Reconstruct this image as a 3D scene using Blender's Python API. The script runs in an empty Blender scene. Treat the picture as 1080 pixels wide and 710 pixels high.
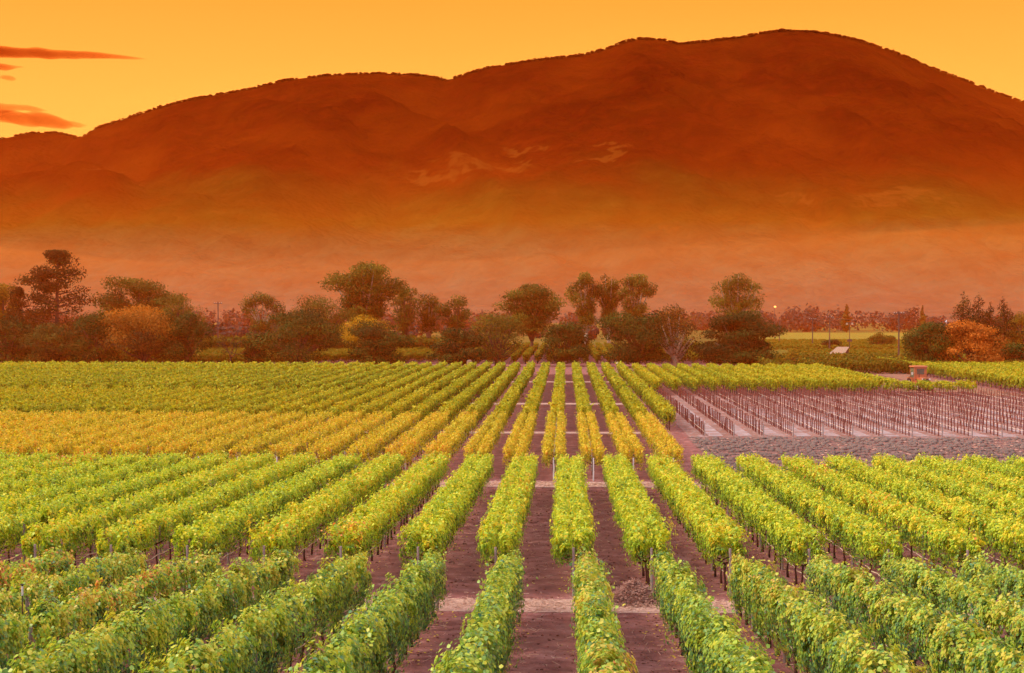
import bpy, math, random
import numpy as np
from mathutils import Vector, Matrix, noise as mnoise

C = bpy.context.scene
R = math.radians
rng = np.random.default_rng(7)
random.seed(7)

# ------------------------------------------------------------------ camera, sky, sun, exposure
CAM_Z = 11.1
F = 1500.0                      # focal length in pixels of the 1080 wide photograph
YAW, PITCH = 2.14, 0.955
cam_d = bpy.data.cameras.new('camera'); cam = bpy.data.objects.new('camera', cam_d)
C.collection.objects.link(cam); C.camera = cam
cam_d.sensor_width = 36; cam_d.lens = 50.0
cam_d.clip_start = 0.5; cam_d.clip_end = 30000
cam.location = (0, 0, CAM_Z)
cam.rotation_euler = (R(90 - PITCH), 0, R(YAW))

SUN_EL, SUN_AZ = 44.0, -105.0     # azimuth from +Y towards +X (negative: to the left)
world = bpy.data.worlds.new('World'); C.world = world; world.use_nodes = True
wn = world.node_tree; wn.nodes.clear()
def wnode(t, **k):
    n = wn.nodes.new(t)
    for a, b in k.items(): setattr(n, a, b)
    return n
wo = wnode('ShaderNodeOutputWorld'); bg = wnode('ShaderNodeBackground')
sky = wnode('ShaderNodeTexSky', sky_type='NISHITA'); sky.sun_disc = False
sky.sun_elevation = R(SUN_EL); sky.sun_rotation = R(SUN_AZ)
sky.air_density = 1.5; sky.dust_density = 3.0
tc = wnode('ShaderNodeTexCoord'); sep = wnode('ShaderNodeSeparateXYZ')
wn.links.new(tc.outputs['Generated'], sep.inputs[0])
def wramp(stops, src, interp='LINEAR'):
    n = wnode('ShaderNodeValToRGB'); n.color_ramp.interpolation = interp
    els = n.color_ramp.elements
    while len(els) > 1: els.remove(els[-1])
    els[0].position = stops[0][0]; els[0].color = (*stops[0][1], 1)
    for p, c in stops[1:]:
        e = els.new(p); e.color = (*c, 1)
    wn.links.new(src, n.inputs[0]); return n
# afterglow over the ridge (by elevation), pale neutral dusk sky overhead and behind
glow = wramp([(0.0, (1.22, .35, .055)), (0.08, (1.18, .345, .052)), (0.14, (1.08, .315, .045)), (0.225, (.84, .23, .022)), (0.5, (.78, .42, .24)), (.8, (.62, .52, .54))], sep.outputs['Z'])
back = wramp([(0.0, (.64, .52, .54)), (0.4, (.64, .58, .64)), (1.0, (.68, .66, .78))], sep.outputs['Z'])
mr = wnode('ShaderNodeMapRange'); mr.inputs['From Min'].default_value = -0.1; mr.inputs['From Max'].default_value = .75
mr.interpolation_type = 'SMOOTHSTEP'
wn.links.new(sep.outputs['Y'], mr.inputs['Value'])
mx = wnode('ShaderNodeMix', data_type='RGBA')
wn.links.new(mr.outputs[0], mx.inputs['Factor']); wn.links.new(back.outputs[0], mx.inputs['A']); wn.links.new(glow.outputs[0], mx.inputs['B'])
# Nishita radiance at 0.05 added to the glow; Background strength stays 0.05
sc_ = wnode('ShaderNodeMix', data_type='RGBA', blend_type='MULTIPLY'); sc_.inputs['Factor'].default_value = 1
sc_.inputs['B'].default_value = (18, 18, 18, 1)
wn.links.new(mx.outputs['Result'], sc_.inputs['A'])
nt = wnode('ShaderNodeMix', data_type='RGBA', blend_type='MULTIPLY'); nt.inputs['Factor'].default_value = 1
nt.inputs['B'].default_value = (.12, .07, .02, 1)
wn.links.new(sky.outputs[0], nt.inputs['A'])
ad = wnode('ShaderNodeMix', data_type='RGBA', blend_type='ADD'); ad.inputs['Factor'].default_value = 1
wn.links.new(sc_.outputs['Result'], ad.inputs['A']); wn.links.new(nt.outputs['Result'], ad.inputs['B'])
wn.links.new(ad.outputs['Result'], bg.inputs['Color']); bg.inputs['Strength'].default_value = 0.05
wn.links.new(bg.outputs[0], wo.inputs['Surface'])

sd = bpy.data.lights.new('sun', 'SUN'); sd.energy = 2.0; sd.angle = R(22); sd.color = (1.0, .82, .64)
sun = bpy.data.objects.new('sun', sd); C.collection.objects.link(sun)
az, el = R(SUN_AZ), R(SUN_EL)
sdir = Vector((math.sin(az) * math.cos(el), math.cos(az) * math.cos(el), math.sin(el)))
sun.rotation_euler = sdir.to_track_quat('Z', 'Y').to_euler(); sun.location = sdir * 100

C.view_settings.view_transform = 'Standard'; C.view_settings.look = 'None'
C.view_settings.exposure = 0.85; C.view_settings.gamma = 1; C.view_settings.use_curve_mapping = False
C.cycles.volume_bounces = 1; C.cycles.max_bounces = 6; C.cycles.transparent_max_bounces = 8
C.cycles.use_denoising = True
C.cycles.use_adaptive_sampling = True; C.cycles.adaptive_threshold = 0.02

# ------------------------------------------------------------------ helpers
cy, sy_ = math.cos(R(YAW)), math.sin(R(YAW))
def X_at(px, Y):
    """world x of image column px at world depth Y"""
    u = (px - 540) / F
    dx, dy = u * cy - sy_, u * sy_ + cy
    return dx / dy * Y
def z_at(py, Y):
    return CAM_Z + (330 - py) / F * Y

def link(o, parent=None):
    C.collection.objects.link(o)
    if parent: o.parent = parent
    return o
def tag(o, label=None, cat=None, group=None, kind=None):
    if label: o['label'] = label
    if cat: o['category'] = cat
    if group: o['group'] = group
    if kind: o['kind'] = kind
    return o
def empty(name, loc, rz=0):
    o = bpy.data.objects.new(name, None); o.empty_display_size = .3
    o.location = loc; o.rotation_euler = (0, 0, rz); return link(o)

class MB:
    """collects vertices and faces"""
    def __init__(s): s.v = []; s.f = []; s.t = []; s.m = []
    def add(s, v, f, tint=.5, mi=0):
        n = len(s.v); s.v.extend([tuple(p) for p in v]); s.f.extend([[i + n for i in q] for q in f])
        s.t.extend([tint] * len(v)); s.m.extend([mi] * len(f))
    def box(s, c, d, mi=0, rz=0, tint=.5, taper=1.0):
        x, y, z = c; a, b, h = d[0] / 2, d[1] / 2, d[2] / 2
        vs = []
        for k, tp in ((-1, 1), (1, taper)):
            for i, j in ((-1, -1), (1, -1), (1, 1), (-1, 1)):
                px, py = i * a * tp, j * b * tp
                vs.append((x + px * math.cos(rz) - py * math.sin(rz), y + px * math.sin(rz) + py * math.cos(rz), z + k * h))
        s.add(vs, [(3, 2, 1, 0), (4, 5, 6, 7), (0, 1, 5, 4), (1, 2, 6, 5), (2, 3, 7, 6), (3, 0, 4, 7)], tint, mi)
    def tube(s, pts, rad, n=6, mi=0, tint=.5):
        pts = [Vector(p) for p in pts]; vs = []
        if not hasattr(rad, '__len__'): rad = [rad] * len(pts)
        for i, p in enumerate(pts):
            d = (pts[min(i + 1, len(pts) - 1)] - pts[max(i - 1, 0)])
            if d.length < 1e-6: d = Vector((0, 0, 1))
            d.normalize(); a = d.cross(Vector((0.3, 1, 0.1)) if abs(d.y) < .9 else Vector((1, 0, .1))).normalized(); b = d.cross(a)
            for k in range(n):
                t = 2 * math.pi * k / n; vs.append(p + (a * math.cos(t) + b * math.sin(t)) * rad[i])
        fs = [(i * n + k, i * n + (k + 1) % n, (i + 1) * n + (k + 1) % n, (i + 1) * n + k) for i in range(len(pts) - 1) for k in range(n)]
        fs += [tuple(range(n))[::-1], tuple((len(pts) - 1) * n + k for k in range(n))]
        s.add(vs, fs, tint, mi)
    def mesh(s, name, mats, smooth=False):
        me = bpy.data.meshes.new(name); me.from_pydata(s.v, [], s.f)
        for m in (mats if isinstance(mats, (list, tuple)) else [mats]): me.materials.append(m)
        me.polygons.foreach_set('material_index', s.m)
        if smooth: me.polygons.foreach_set('use_smooth', [True] * len(s.f))
        a = me.attributes.new('tint', 'FLOAT', 'POINT'); a.data.foreach_set('value', s.t)
        me.update(); return me
    def obj(s, name, mats, parent=None, smooth=False):
        return link(bpy.data.objects.new(name, s.mesh(name, mats, smooth)), parent)

def np_mesh(name, V, Fq, tint, mats, smooth=False, midx=None):
    """V (n,3); Fq (m,k) faces of one size; tint per vertex"""
    me = bpy.data.meshes.new(name); k = Fq.shape[1]
    me.vertices.add(len(V)); me.vertices.foreach_set('co', V.astype(np.float32).ravel())
    me.loops.add(Fq.size); me.loops.foreach_set('vertex_index', Fq.astype(np.int32).ravel())
    me.polygons.add(len(Fq)); me.polygons.foreach_set('loop_start', np.arange(0, Fq.size, k, dtype=np.int32))
    try: me.polygons.foreach_set('loop_total', np.full(len(Fq), k, dtype=np.int32))
    except Exception: pass
    for m in (mats if isinstance(mats, (list, tuple)) else [mats]): me.materials.append(m)
    if midx is not None: me.polygons.foreach_set('material_index', midx.astype(np.int32))
    if smooth: me.polygons.foreach_set('use_smooth', np.ones(len(Fq), dtype=bool))
    if tint is not None:
        a = me.attributes.new('tint', 'FLOAT', 'POINT'); a.data.foreach_set('value', tint.astype(np.float32))
    me.update(calc_edges=True); me.validate(); return me

# ------------------------------------------------------------------ materials
def mat(name):
    m = bpy.data.materials.new(name); m.use_nodes = True
    nt = m.node_tree; nt.nodes.clear()
    return m, nt, nt.nodes.new('ShaderNodeOutputMaterial')
def ramp(nt, stops, src=None, interp='LINEAR'):
    n = nt.nodes.new('ShaderNodeValToRGB'); n.color_ramp.interpolation = interp; els = n.color_ramp.elements
    while len(els) > 1: els.remove(els[-1])
    def c4(c): return (*c, 1) if hasattr(c, '__len__') else (c, c, c, 1)
    els[0].position = stops[0][0]; els[0].color = c4(stops[0][1])
    for p, c in stops[1:]:
        e = els.new(p); e.color = c4(c)
    if src: nt.links.new(src, n.inputs[0])
    return n
def noise(nt, scale, detail=4, rough=.55, vec=None, dist=0):
    n = nt.nodes.new('ShaderNodeTexNoise'); n.inputs['Scale'].default_value = scale
    n.inputs['Detail'].default_value = detail; n.inputs['Roughness'].default_value = rough; n.inputs['Distortion'].default_value = dist
    if vec: nt.links.new(vec, n.inputs['Vector'])
    return n
def mixc(nt, fac, a, b, blend='MIX'):
    n = nt.nodes.new('ShaderNodeMix'); n.data_type = 'RGBA'; n.blend_type = blend
    for k, v in (('Factor', fac), ('A', a), ('B', b)):
        if hasattr(v, 'is_linked'): nt.links.new(v, n.inputs[k])
        elif hasattr(v, '__len__'): n.inputs[k].default_value = (*v, 1)
        else: n.inputs[k].default_value = v
    return n.outputs['Result']
def math_(nt, op, a, b=None):
    n = nt.nodes.new('ShaderNodeMath'); n.operation = op
    for i, v in enumerate((a, b)):
        if v is None: continue
        if hasattr(v, 'is_linked'): nt.links.new(v, n.inputs[i])
        else: n.inputs[i].default_value = v
    return n.outputs[0]
def pos(nt): return nt.nodes.new('ShaderNodeNewGeometry').outputs['Position']
def bsdf(nt, out, col, rough=.8, spec=.3, bump=None, bstr=.5, bdist=.05):
    b = nt.nodes.new('ShaderNodeBsdfPrincipled')
    if hasattr(col, 'is_linked'): nt.links.new(col, b.inputs['Base Color'])
    else: b.inputs['Base Color'].default_value = (*col, 1)
    b.inputs['Roughness'].default_value = rough; b.inputs['Specular IOR Level'].default_value = spec
    if bump:
        n = nt.nodes.new('ShaderNodeBump'); n.inputs['Strength'].default_value = bstr; n.inputs['Distance'].default_value = bdist
        nt.links.new(bump, n.inputs['Height']); nt.links.new(n.outputs[0], b.inputs['Normal'])
    nt.links.new(b.outputs[0], out.inputs['Surface']); return b
def simple(name, col, rough=.7, spec=.3, nscale=6, var=.25, metal=0):
    m, nt, out = mat(name)
    n = noise(nt, nscale, 5, .6)
    c = mixc(nt, n.outputs[0], tuple(x * (1 - var) for x in col), tuple(min(1, x * (1 + var)) for x in col))
    b = bsdf(nt, out, c, rough, spec, n.outputs[0], .3, .02); b.inputs['Metallic'].default_value = metal
    return m
def leaf_mat(name, stops, rough=.5, spec=.35, trans=.35, patch=0.0):
    m, nt, out = mat(name)
    at = nt.nodes.new('ShaderNodeAttribute'); at.attribute_name = 'tint'
    oi = nt.nodes.new('ShaderNodeObjectInfo')
    f = math_(nt, 'ADD', at.outputs['Fac'], math_(nt, 'MULTIPLY', math_(nt, 'SUBTRACT', oi.outputs['Random'], .5), .10))
    if patch:
        pn = noise(nt, .07, 4, .65, pos(nt)); f = math_(nt, 'ADD', f, math_(nt, 'MULTIPLY', math_(nt, 'SUBTRACT', pn.outputs[0], .5), patch))
    r = ramp(nt, stops, f)
    b = nt.nodes.new('ShaderNodeBsdfPrincipled'); nt.links.new(r.outputs[0], b.inputs['Base Color'])
    b.inputs['Roughness'].default_value = rough; b.inputs['Specular IOR Level'].default_value = spec
    t = nt.nodes.new('ShaderNodeBsdfTranslucent'); tcx = mixc(nt, 1.0, r.outputs[0], (1.25, 1.15, .5), 'MULTIPLY')
    nt.links.new(tcx, t.inputs['Color'])
    ms = nt.nodes.new('ShaderNodeMixShader'); ms.inputs[0].default_value = trans
    nt.links.new(b.outputs[0], ms.inputs[1]); nt.links.new(t.outputs[0], ms.inputs[2]); nt.links.new(ms.outputs[0], out.inputs['Surface'])
    return m

M = {}
# vine leaves: mostly green with bluish old leaves, yellow-green, yellow and a few orange ones
M['vineA'] = leaf_mat('vine_leaves_green', [(0, (0.05578, 0.1568, 0.1155)), (.25, (0.1363, 0.3133, 0.1443)), (.5, (0.2603, 0.47, 0.1031)), (.72, (0.4216, 0.6109, 0.07424)), (.9, (0.6198, 0.658, 0.08249)), (.975, (0.6819, 0.5952, 0.1237)), (1, (0.7438, 0.3133, 0.1237))], .38, .5, patch=0.3)
M['vineB'] = leaf_mat('vine_leaves_yellow_green', [(0, (0.1038, 0.2149, 0.05997)), (.22, (0.2372, 0.4119, 0.06596)), (.5, (0.4299, 0.6088, 0.05397)), (.75, (0.6372, 0.7342, 0.05397)), (.9, (0.816, 0.7164, 0.05997)), (.975, (0.816, 0.591, 0.05997)), (1, (0.816, 0.2866, 0.08995))], .45, .4, patch=0.28)
M['vineC'] = leaf_mat('vine_leaves_autumn', [(0, (0.1858, 0.2276, 0.03773)), (.25, (0.4335, 0.439, 0.04402)), (.5, (0.6441, 0.5853, 0.04717)), (.75, (0.7679, 0.6178, 0.05662)), (1, (0.7679, 0.4227, 0.0629))], .55, .25, patch=0.75)
M['vineD'] = leaf_mat('vine_leaves_far', [(0, (0.1111, 0.1432, 0.02824)), (.3, (0.2469, 0.3006, 0.02824)), (.6, (0.3827, 0.4153, 0.02824)), (.85, (0.5432, 0.5154, 0.03293)), (1, (0.642, 0.4725, 0.03293))], .6, .2, patch=0.75)
M['vineG'] = leaf_mat('vine_leaves_dusky', [(0, (.06, .06, .010)), (.5, (.14, .13, .014)), (1, (.28, .22, .016))], .7, .1)
M['dark'] = leaf_mat('tree_leaves_dark', [(0, (0.01606, 0.03176, 0.0054)), (.5, (0.0357, 0.06064, 0.0081)), (.85, (0.07586, 0.09385, 0.0108)), (1, (0.1428, 0.13, 0.0108))], .7, .1, .2)
M['olive'] = leaf_mat('tree_leaves_olive', [(0, (0.03277, 0.03864, 0.007)), (.5, (0.07648, 0.0759, 0.01)), (.85, (0.142, 0.1242, 0.014)), (1, (0.2076, 0.1518, 0.015))], .7, .1, .25)
M['euca'] = leaf_mat('tree_leaves_eucalyptus', [(0, (0.03824, 0.03795, 0.007)), (.5, (0.09832, 0.09488, 0.012)), (.85, (0.1857, 0.1725, 0.018)), (1, (0.2622, 0.2242, 0.02))], .7, .1, .3)
M['conifer'] = leaf_mat('conifer_needles', [(0, (0.018, 0.0182, 0.005)), (.6, (0.045, 0.039, 0.008)), (1, (0.12, 0.091, 0.012))], .8, .05, .15)
M['orange'] = leaf_mat('tree_leaves_orange', [(0, (0.115, 0.0385, 0.008)), (.3, (0.345, 0.11, 0.015)), (.65, (0.6325, 0.187, 0.025)), (1, (0.805, 0.286, 0.04))], .7, .1, .35)
M['redgreen'] = leaf_mat('tree_leaves_turning', [(0, (.03, .028, .007)), (.35, (.09, .06, .012)), (.6, (.28, .12, .015)), (1, (.55, .19, .02))], .7, .1, .3)
M['gold'] = leaf_mat('tree_leaves_gold', [(0, (.10, .07, .01)), (.5, (.34, .21, .015)), (1, (.60, .33, .02))], .7, .1, .35)
M['wood'] = simple('far_wood_leaves', (.05, .035, .02), .9, .05, .4, .5)
M['bark'] = simple('vine_bark', (.075, .035, .026), .9, .1, 14, .5)
M['treebark'] = simple('tree_bark', (.10, .06, .035), .9, .1, 3, .4)
M['palebark'] = simple('pale_bark', (.42, .30, .20), .85, .15, 3, .3)
M['post'] = simple('weathered_wood_post', (.30, .23, .22), .85, .2, 9, .35)
M['palepost'] = simple('galvanised_post', (.62, .58, .60), .5, .4, 9, .2)
M['pole'] = simple('pole_wood', (.10, .065, .05), .85, .2, 4, .3)
M['hose'] = simple('irrigation_hose', (.80, .62, .50), .5, .4, 3, .2)
M['wire'] = simple('steel_wire', (.25, .2, .19), .5, .5, 3, .2)
M['straw'] = simple('dry_straw', (.58, .38, .30), .85, .2, 5, .35)
M['clod'] = simple('soil_clod', (.17, .065, .05), .95, .1, 5, .35)
M['stone'] = simple('field_lump', (.16, .115, .105), .95, .1, .8, .75)
M['stakewood'] = simple('young_vine_stake', (.17, .05, .04), .85, .2, 8, .4)
M['tractor'] = simple('tractor_orange_paint', (.50, .15, .06), .45, .5, 3, .2)
M['tyre'] = simple('tyre_rubber', (.03, .022, .02), .9, .2, 10, .3)
M['rim'] = simple('wheel_rim', (.5, .4, .3), .6, .4, 5, .2)
M['glass'] = simple('cab_glass', (.10, .12, .09), .08, .8, 2, .2)
M['darkmetal'] = simple('dark_metal', (.05, .035, .03), .6, .4, 5, .3)
M['roofpale'] = simple('pale_sheet_roof', (.36, .215, .14), .5, .4, 1.5, .12)
M['wallbrown'] = simple('shed_wall', (.20, .11, .07), .85, .2, 2, .3)
M['white'] = simple('white_paint', (.75, .68, .64), .5, .4, 4, .12)
M['black'] = simple('black_plastic', (.02, .02, .03), .5, .4, 4, .2)

M['heap'] = simple('heaped_prunings', (.46, .27, .22), .9, .1, 6, .4)
def lamp_material():
    m, nt, out = mat('lamp_glow'); e = nt.nodes.new('ShaderNodeEmission')
    e.inputs[0].default_value = (1, .30, .07, 1); e.inputs[1].default_value = 2.2
    nt.links.new(e.outputs[0], out.inputs['Surface']); return m
M['glow'] = lamp_material()

def soil_material():
    m, nt, out = mat('red_brown_soil'); p = pos(nt)
    n1 = noise(nt, 1.1, 8, .65, p); n2 = noise(nt, 9, 6, .7, p); n3 = noise(nt, .12, 3, .5, p)
    c = ramp(nt, [(.30, (.14, .050, .050)), (.5, (.265, .108, .105)), (.66, (.42, .205, .20))], n1.outputs[0]).outputs[0]
    c = mixc(nt, ramp(nt, [(.52, 0), (.66, .65)], n2.outputs[0]).outputs[0], c, (.27, .125, .10))
    c = mixc(nt, ramp(nt, [(.35, 0), (.75, .6)], n3.outputs[0]).outputs[0], c, (.25, .105, .09))
    # far away the ground between and beyond the vines is grassy
    sp = nt.nodes.new('ShaderNodeSeparateXYZ'); nt.links.new(p, sp.inputs[0])
    g1 = noise(nt, .012, 6, .6, p)
    far = nt.nodes.new('ShaderNodeMapRange'); far.inputs['From Min'].default_value = 400; far.inputs['From Max'].default_value = 450
    nt.links.new(sp.outputs['Y'], far.inputs['Value'])
    fc = ramp(nt, [(.35, (.07, .055, .012)), (.5, (.12, .095, .015)), (.6, (.18, .13, .02)), (.72, (.11, .06, .03))], g1.outputs[0]).outputs[0]
    c = mixc(nt, far.outputs[0], c, fc)
    bsdf(nt, out, c, .95, .1, math_(nt, 'ADD', n2.outputs[0], n1.outputs[0]), .8, .07); return m
M['soil'] = soil_material()
def patch_material(name, lo, hi, bright, s1=1.5, s2=8, thr=.55):
    m, nt, out = mat(name); p = pos(nt)
    mp = nt.nodes.new('ShaderNodeMapping'); mp.inputs['Scale'].default_value = (.5, 1.4, 1); nt.links.new(p, mp.inputs[0])
    n1 = noise(nt, s1, 7, .65, mp.outputs[0]); n2 = noise(nt, s2, 5, .7, p)
    c = ramp(nt, [(.35, lo), (.65, hi)], n1.outputs[0]).outputs[0]
    c = mixc(nt, ramp(nt, [(thr, 0), (thr + .12, .8)], n2.outputs[0]).outputs[0], c, bright)
    bsdf(nt, out, c, .95, .1, n2.outputs[0], .8, .06); return m
M['track'] = patch_material('straw_covered_track', (.33, .18, .15), (.55, .37, .32), (.72, .54, .47))
M['strip'] = patch_material('ploughed_strip', (.14, .07, .065), (.26, .15, .14), (.50, .34, .29), .5, 2.2, .56)
M['young'] = patch_material('pale_young_vineyard_soil', (.21, .10, .08), (.32, .19, .17), (.44, .36, .40), .35, 1.1, .53)
M['dirt'] = patch_material('dirt_track', (.22, .10, .07), (.32, .17, .12), (.42, .26, .20))
M['field'] = patch_material('green_field', (.11, .09, .012), (.18, .15, .014), (.26, .21, .02), .12, .8, .5)
M['field2'] = patch_material('bright_field', (.16, .13, .02), (.26, .20, .02), (.36, .26, .03), .06, .4, .5)

# ------------------------------------------------------------------ terrain
def prof(y):
    return np.interp(y, [-60, 46.0, 50.0, 88.0, 400, 9000], [10.52, 1.30, 1.12, 0.06, 0.0, 0.0])
def lumps(x, y):
    a = np.zeros_like(x)
    r2 = np.random.default_rng(3)
    for k in range(26):
        fr = 0.7 * 1.14 ** k; th = r2.uniform(0, math.pi * 2); ph = r2.uniform(0, 6.28)
        a += np.sin(fr * (x * math.cos(th) + y * math.sin(th)) + ph + 1.3 * np.sin(.31 * fr * (x * math.sin(th) - y * math.cos(th)) + ph)) * .5 / (1 + .12 * k)
    return a * .012
def ground_z(x, y):
    x = np.asarray(x, float); y = np.asarray(y, float)
    fade = np.clip((120 - y) / 30, 0, 1) * np.clip((45 - np.abs(x)) / 8, 0, 1)
    rut = 0
    for x0_, sp_, ya, yb in ((X_at(619, 46.5), 2.45, 10, 46), (X_at(605, 50.0), 2.75, 50, 89)):
        u_ = np.abs(((x - x0_) / sp_) % 1 - .5) * sp_          # distance from the aisle's centre
        rut = rut - np.where((y > ya) & (y < yb), .05 * np.exp(-((u_ - .55 + .05 * np.sin(y * .8)) / .13) ** 2) * (.7 + .3 * np.sin(y * 2.3 + x)), 0)
    return prof(y) + (lumps(x, y) * 1.3 + rut) * fade
def gz(y): return float(prof(y))
xs = np.concatenate([[-4200, -2500, -1400, -800, -450, -250, -160, -110, -80, -60], np.arange(-46, 46.01, .3), [60, 80, 110, 160, 250, 450, 800, 1400, 2500, 4200]])
ys = np.concatenate([[-60, -30, 0], np.arange(12, 96, .3), np.arange(96, 130, 1.0), np.arange(130, 300, 6), [300, 340, 400, 450, 500, 600, 800, 1100, 1500, 2000, 2600, 3400, 4400, 5400]])
def grid_obj(name, xv, yv, zf, m, dz=0.0, smooth=True):
    Xg, Yg = np.meshgrid(xv, yv); Z = zf(Xg, Yg) + dz
    nx, ny = len(xv), len(yv); V = np.stack([Xg.ravel(), Yg.ravel(), Z.ravel()], 1)
    i = np.arange(ny - 1)[:, None] * nx + np.arange(nx - 1)[None]
    Fq = np.stack([i, i + 1, i + 1 + nx, i + nx], -1).reshape(-1, 4)
    o = bpy.data.objects.new(name, np_mesh(name, V, Fq, None, m, smooth)); return link(o)
ground = tag(grid_obj('ground', xs, ys, ground_z, M['soil']), kind='structure')
def sub(v, a, b): return v[(v >= a) & (v <= b)]
def sheet(name, x0, x1, y0, y1, m, dz=.012):
    xv = sub(xs, x0, x1); yv = sub(ys, y0, y1)
    xv = np.unique(np.concatenate([[x0], xv, [x1]])); yv = np.unique(np.concatenate([[y0], yv, [y1]]))
    return tag(grid_obj(name, xv, yv, ground_z, m, dz), kind='structure')
sheet('straw_track', -46, 46, 46.5, 49.2, M['track'], .012)
sheet('straw_track', -60, 10.5, 89.7, 92.7, M['track'], .03)
sheet('straw_track', -80, 9.5, 129.6, 131.8, M['track'], .02)
sheet('straw_track', -110, 9.5, 171, 174, M['track'], .02)
sheet('straw_track', -110, 9.5, 226, 229, M['track'], .02)
sheet('ploughed_strip', 10.8, 110, 90.9, 126.5, M['strip'], .02)
sheet('young_vineyard_soil', 11.0, 110, 126.6, 190, M['young'], .02)
sheet('field_track', 55.5, 61.5, 190, 300, M['dirt'], .05)
sheet('headland_track', 47, 55.4, 199, 208, M['dirt'], .05)
sheet('field', 40, 250, 345, 540, M['field'], .05)
sheet('bright_field', 85, 330, 540, 800, M['field2'], .05)
sheet('far_track', 82, 116, 398, 410, M['dirt'], .10)

# ------------------------------------------------------------------ mountain
RID = [(-900, 250), (-500, 215), (-300, 190), (-100, 165), (0, 145), (35, 138), (60, 138), (88, 143.5), (96, 139), (105, 133), (145, 120), (170, 112), (205, 103), (240, 97), (270, 92), (300, 84), (350, 78.5), (400, 77), (440, 79), (460, 82), (472, 85.5), (490, 79), (515, 72), (560, 65), (610, 60), (640, 53), (660, 45), (675, 42.5), (700, 44), (715, 48.5), (740, 46), (780, 42), (800, 38), (825, 35), (860, 37), (900, 45), (940, 58), (980, 75), (1020, 90), (1050, 102), (1080, 112), (1200, 150), (1400, 190), (1800, 240), (2400, 280)]
rpx = np.array([a for a, b in RID], float); rpy = np.array([b for a, b in RID], float)
YR = 3600.0
rX = np.array([X_at(p, YR) for p in rpx]); rZ = CAM_Z + (330 - rpy) / F * YR
def vnoise(P, s, oct=5, seed=0):
    out = np.empty(len(P))
    for i, (x, y) in enumerate(P):
        out[i] = mnoise.fractal(Vector((x * s, y * s, seed)), .8, 2.1, oct)
    return out
Y0m = 1500.0
mxv = np.linspace(-3600, 3600, 361); mt = np.concatenate([np.linspace(0, 1, 121), [1.03, 1.08, 1.16, 1.3, 1.6]])
def mountain_z(Xg, Tg, Pn, Pn2):
    # silhouette is followed along the ray of each column so that it scales with depth
    Yg = Y0m + (YR - Y0m) * Tg
    ridge = np.interp(Xg, rX, rZ)
    t = np.clip(Tg, 0, 1)
    shape = .035 * t + .03 * np.clip(t / .35, 0, 1) ** 2 + .935 * np.clip((t - .27) / .73, 0, 1) ** 1.12
    env = np.clip((t - .1) * 3, 0, 1) * np.clip((1 - t) * 6, 0, 1)
    z = ridge * shape + env * (Pn * 48 * (0.3 + shape) + Pn2 * 9)
    z = np.where(Tg > 1, ridge * (1 - (Tg - 1) * 1.2), z)
    return np.maximum(z, -1) - np.clip((.03 - Tg) / .03, 0, 1) * 1.5
Xm, Tm = np.meshgrid(mxv, mt); Ym = Y0m + (YR - Y0m) * Tm
Pn = vnoise(np.stack([Xm.ravel() + .35 * Ym.ravel(), Ym.ravel() * .45], 1), 1 / 420., 5, 3).reshape(Xm.shape)
Pn = -np.abs(Pn) * 1.6 + .45
Pn2 = vnoise(np.stack([Xm.ravel(), Ym.ravel()], 1), 1 / 60., 3, 9).reshape(Xm.shape)
Zm = mountain_z(Xm, Tm, Pn, Pn2)
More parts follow.
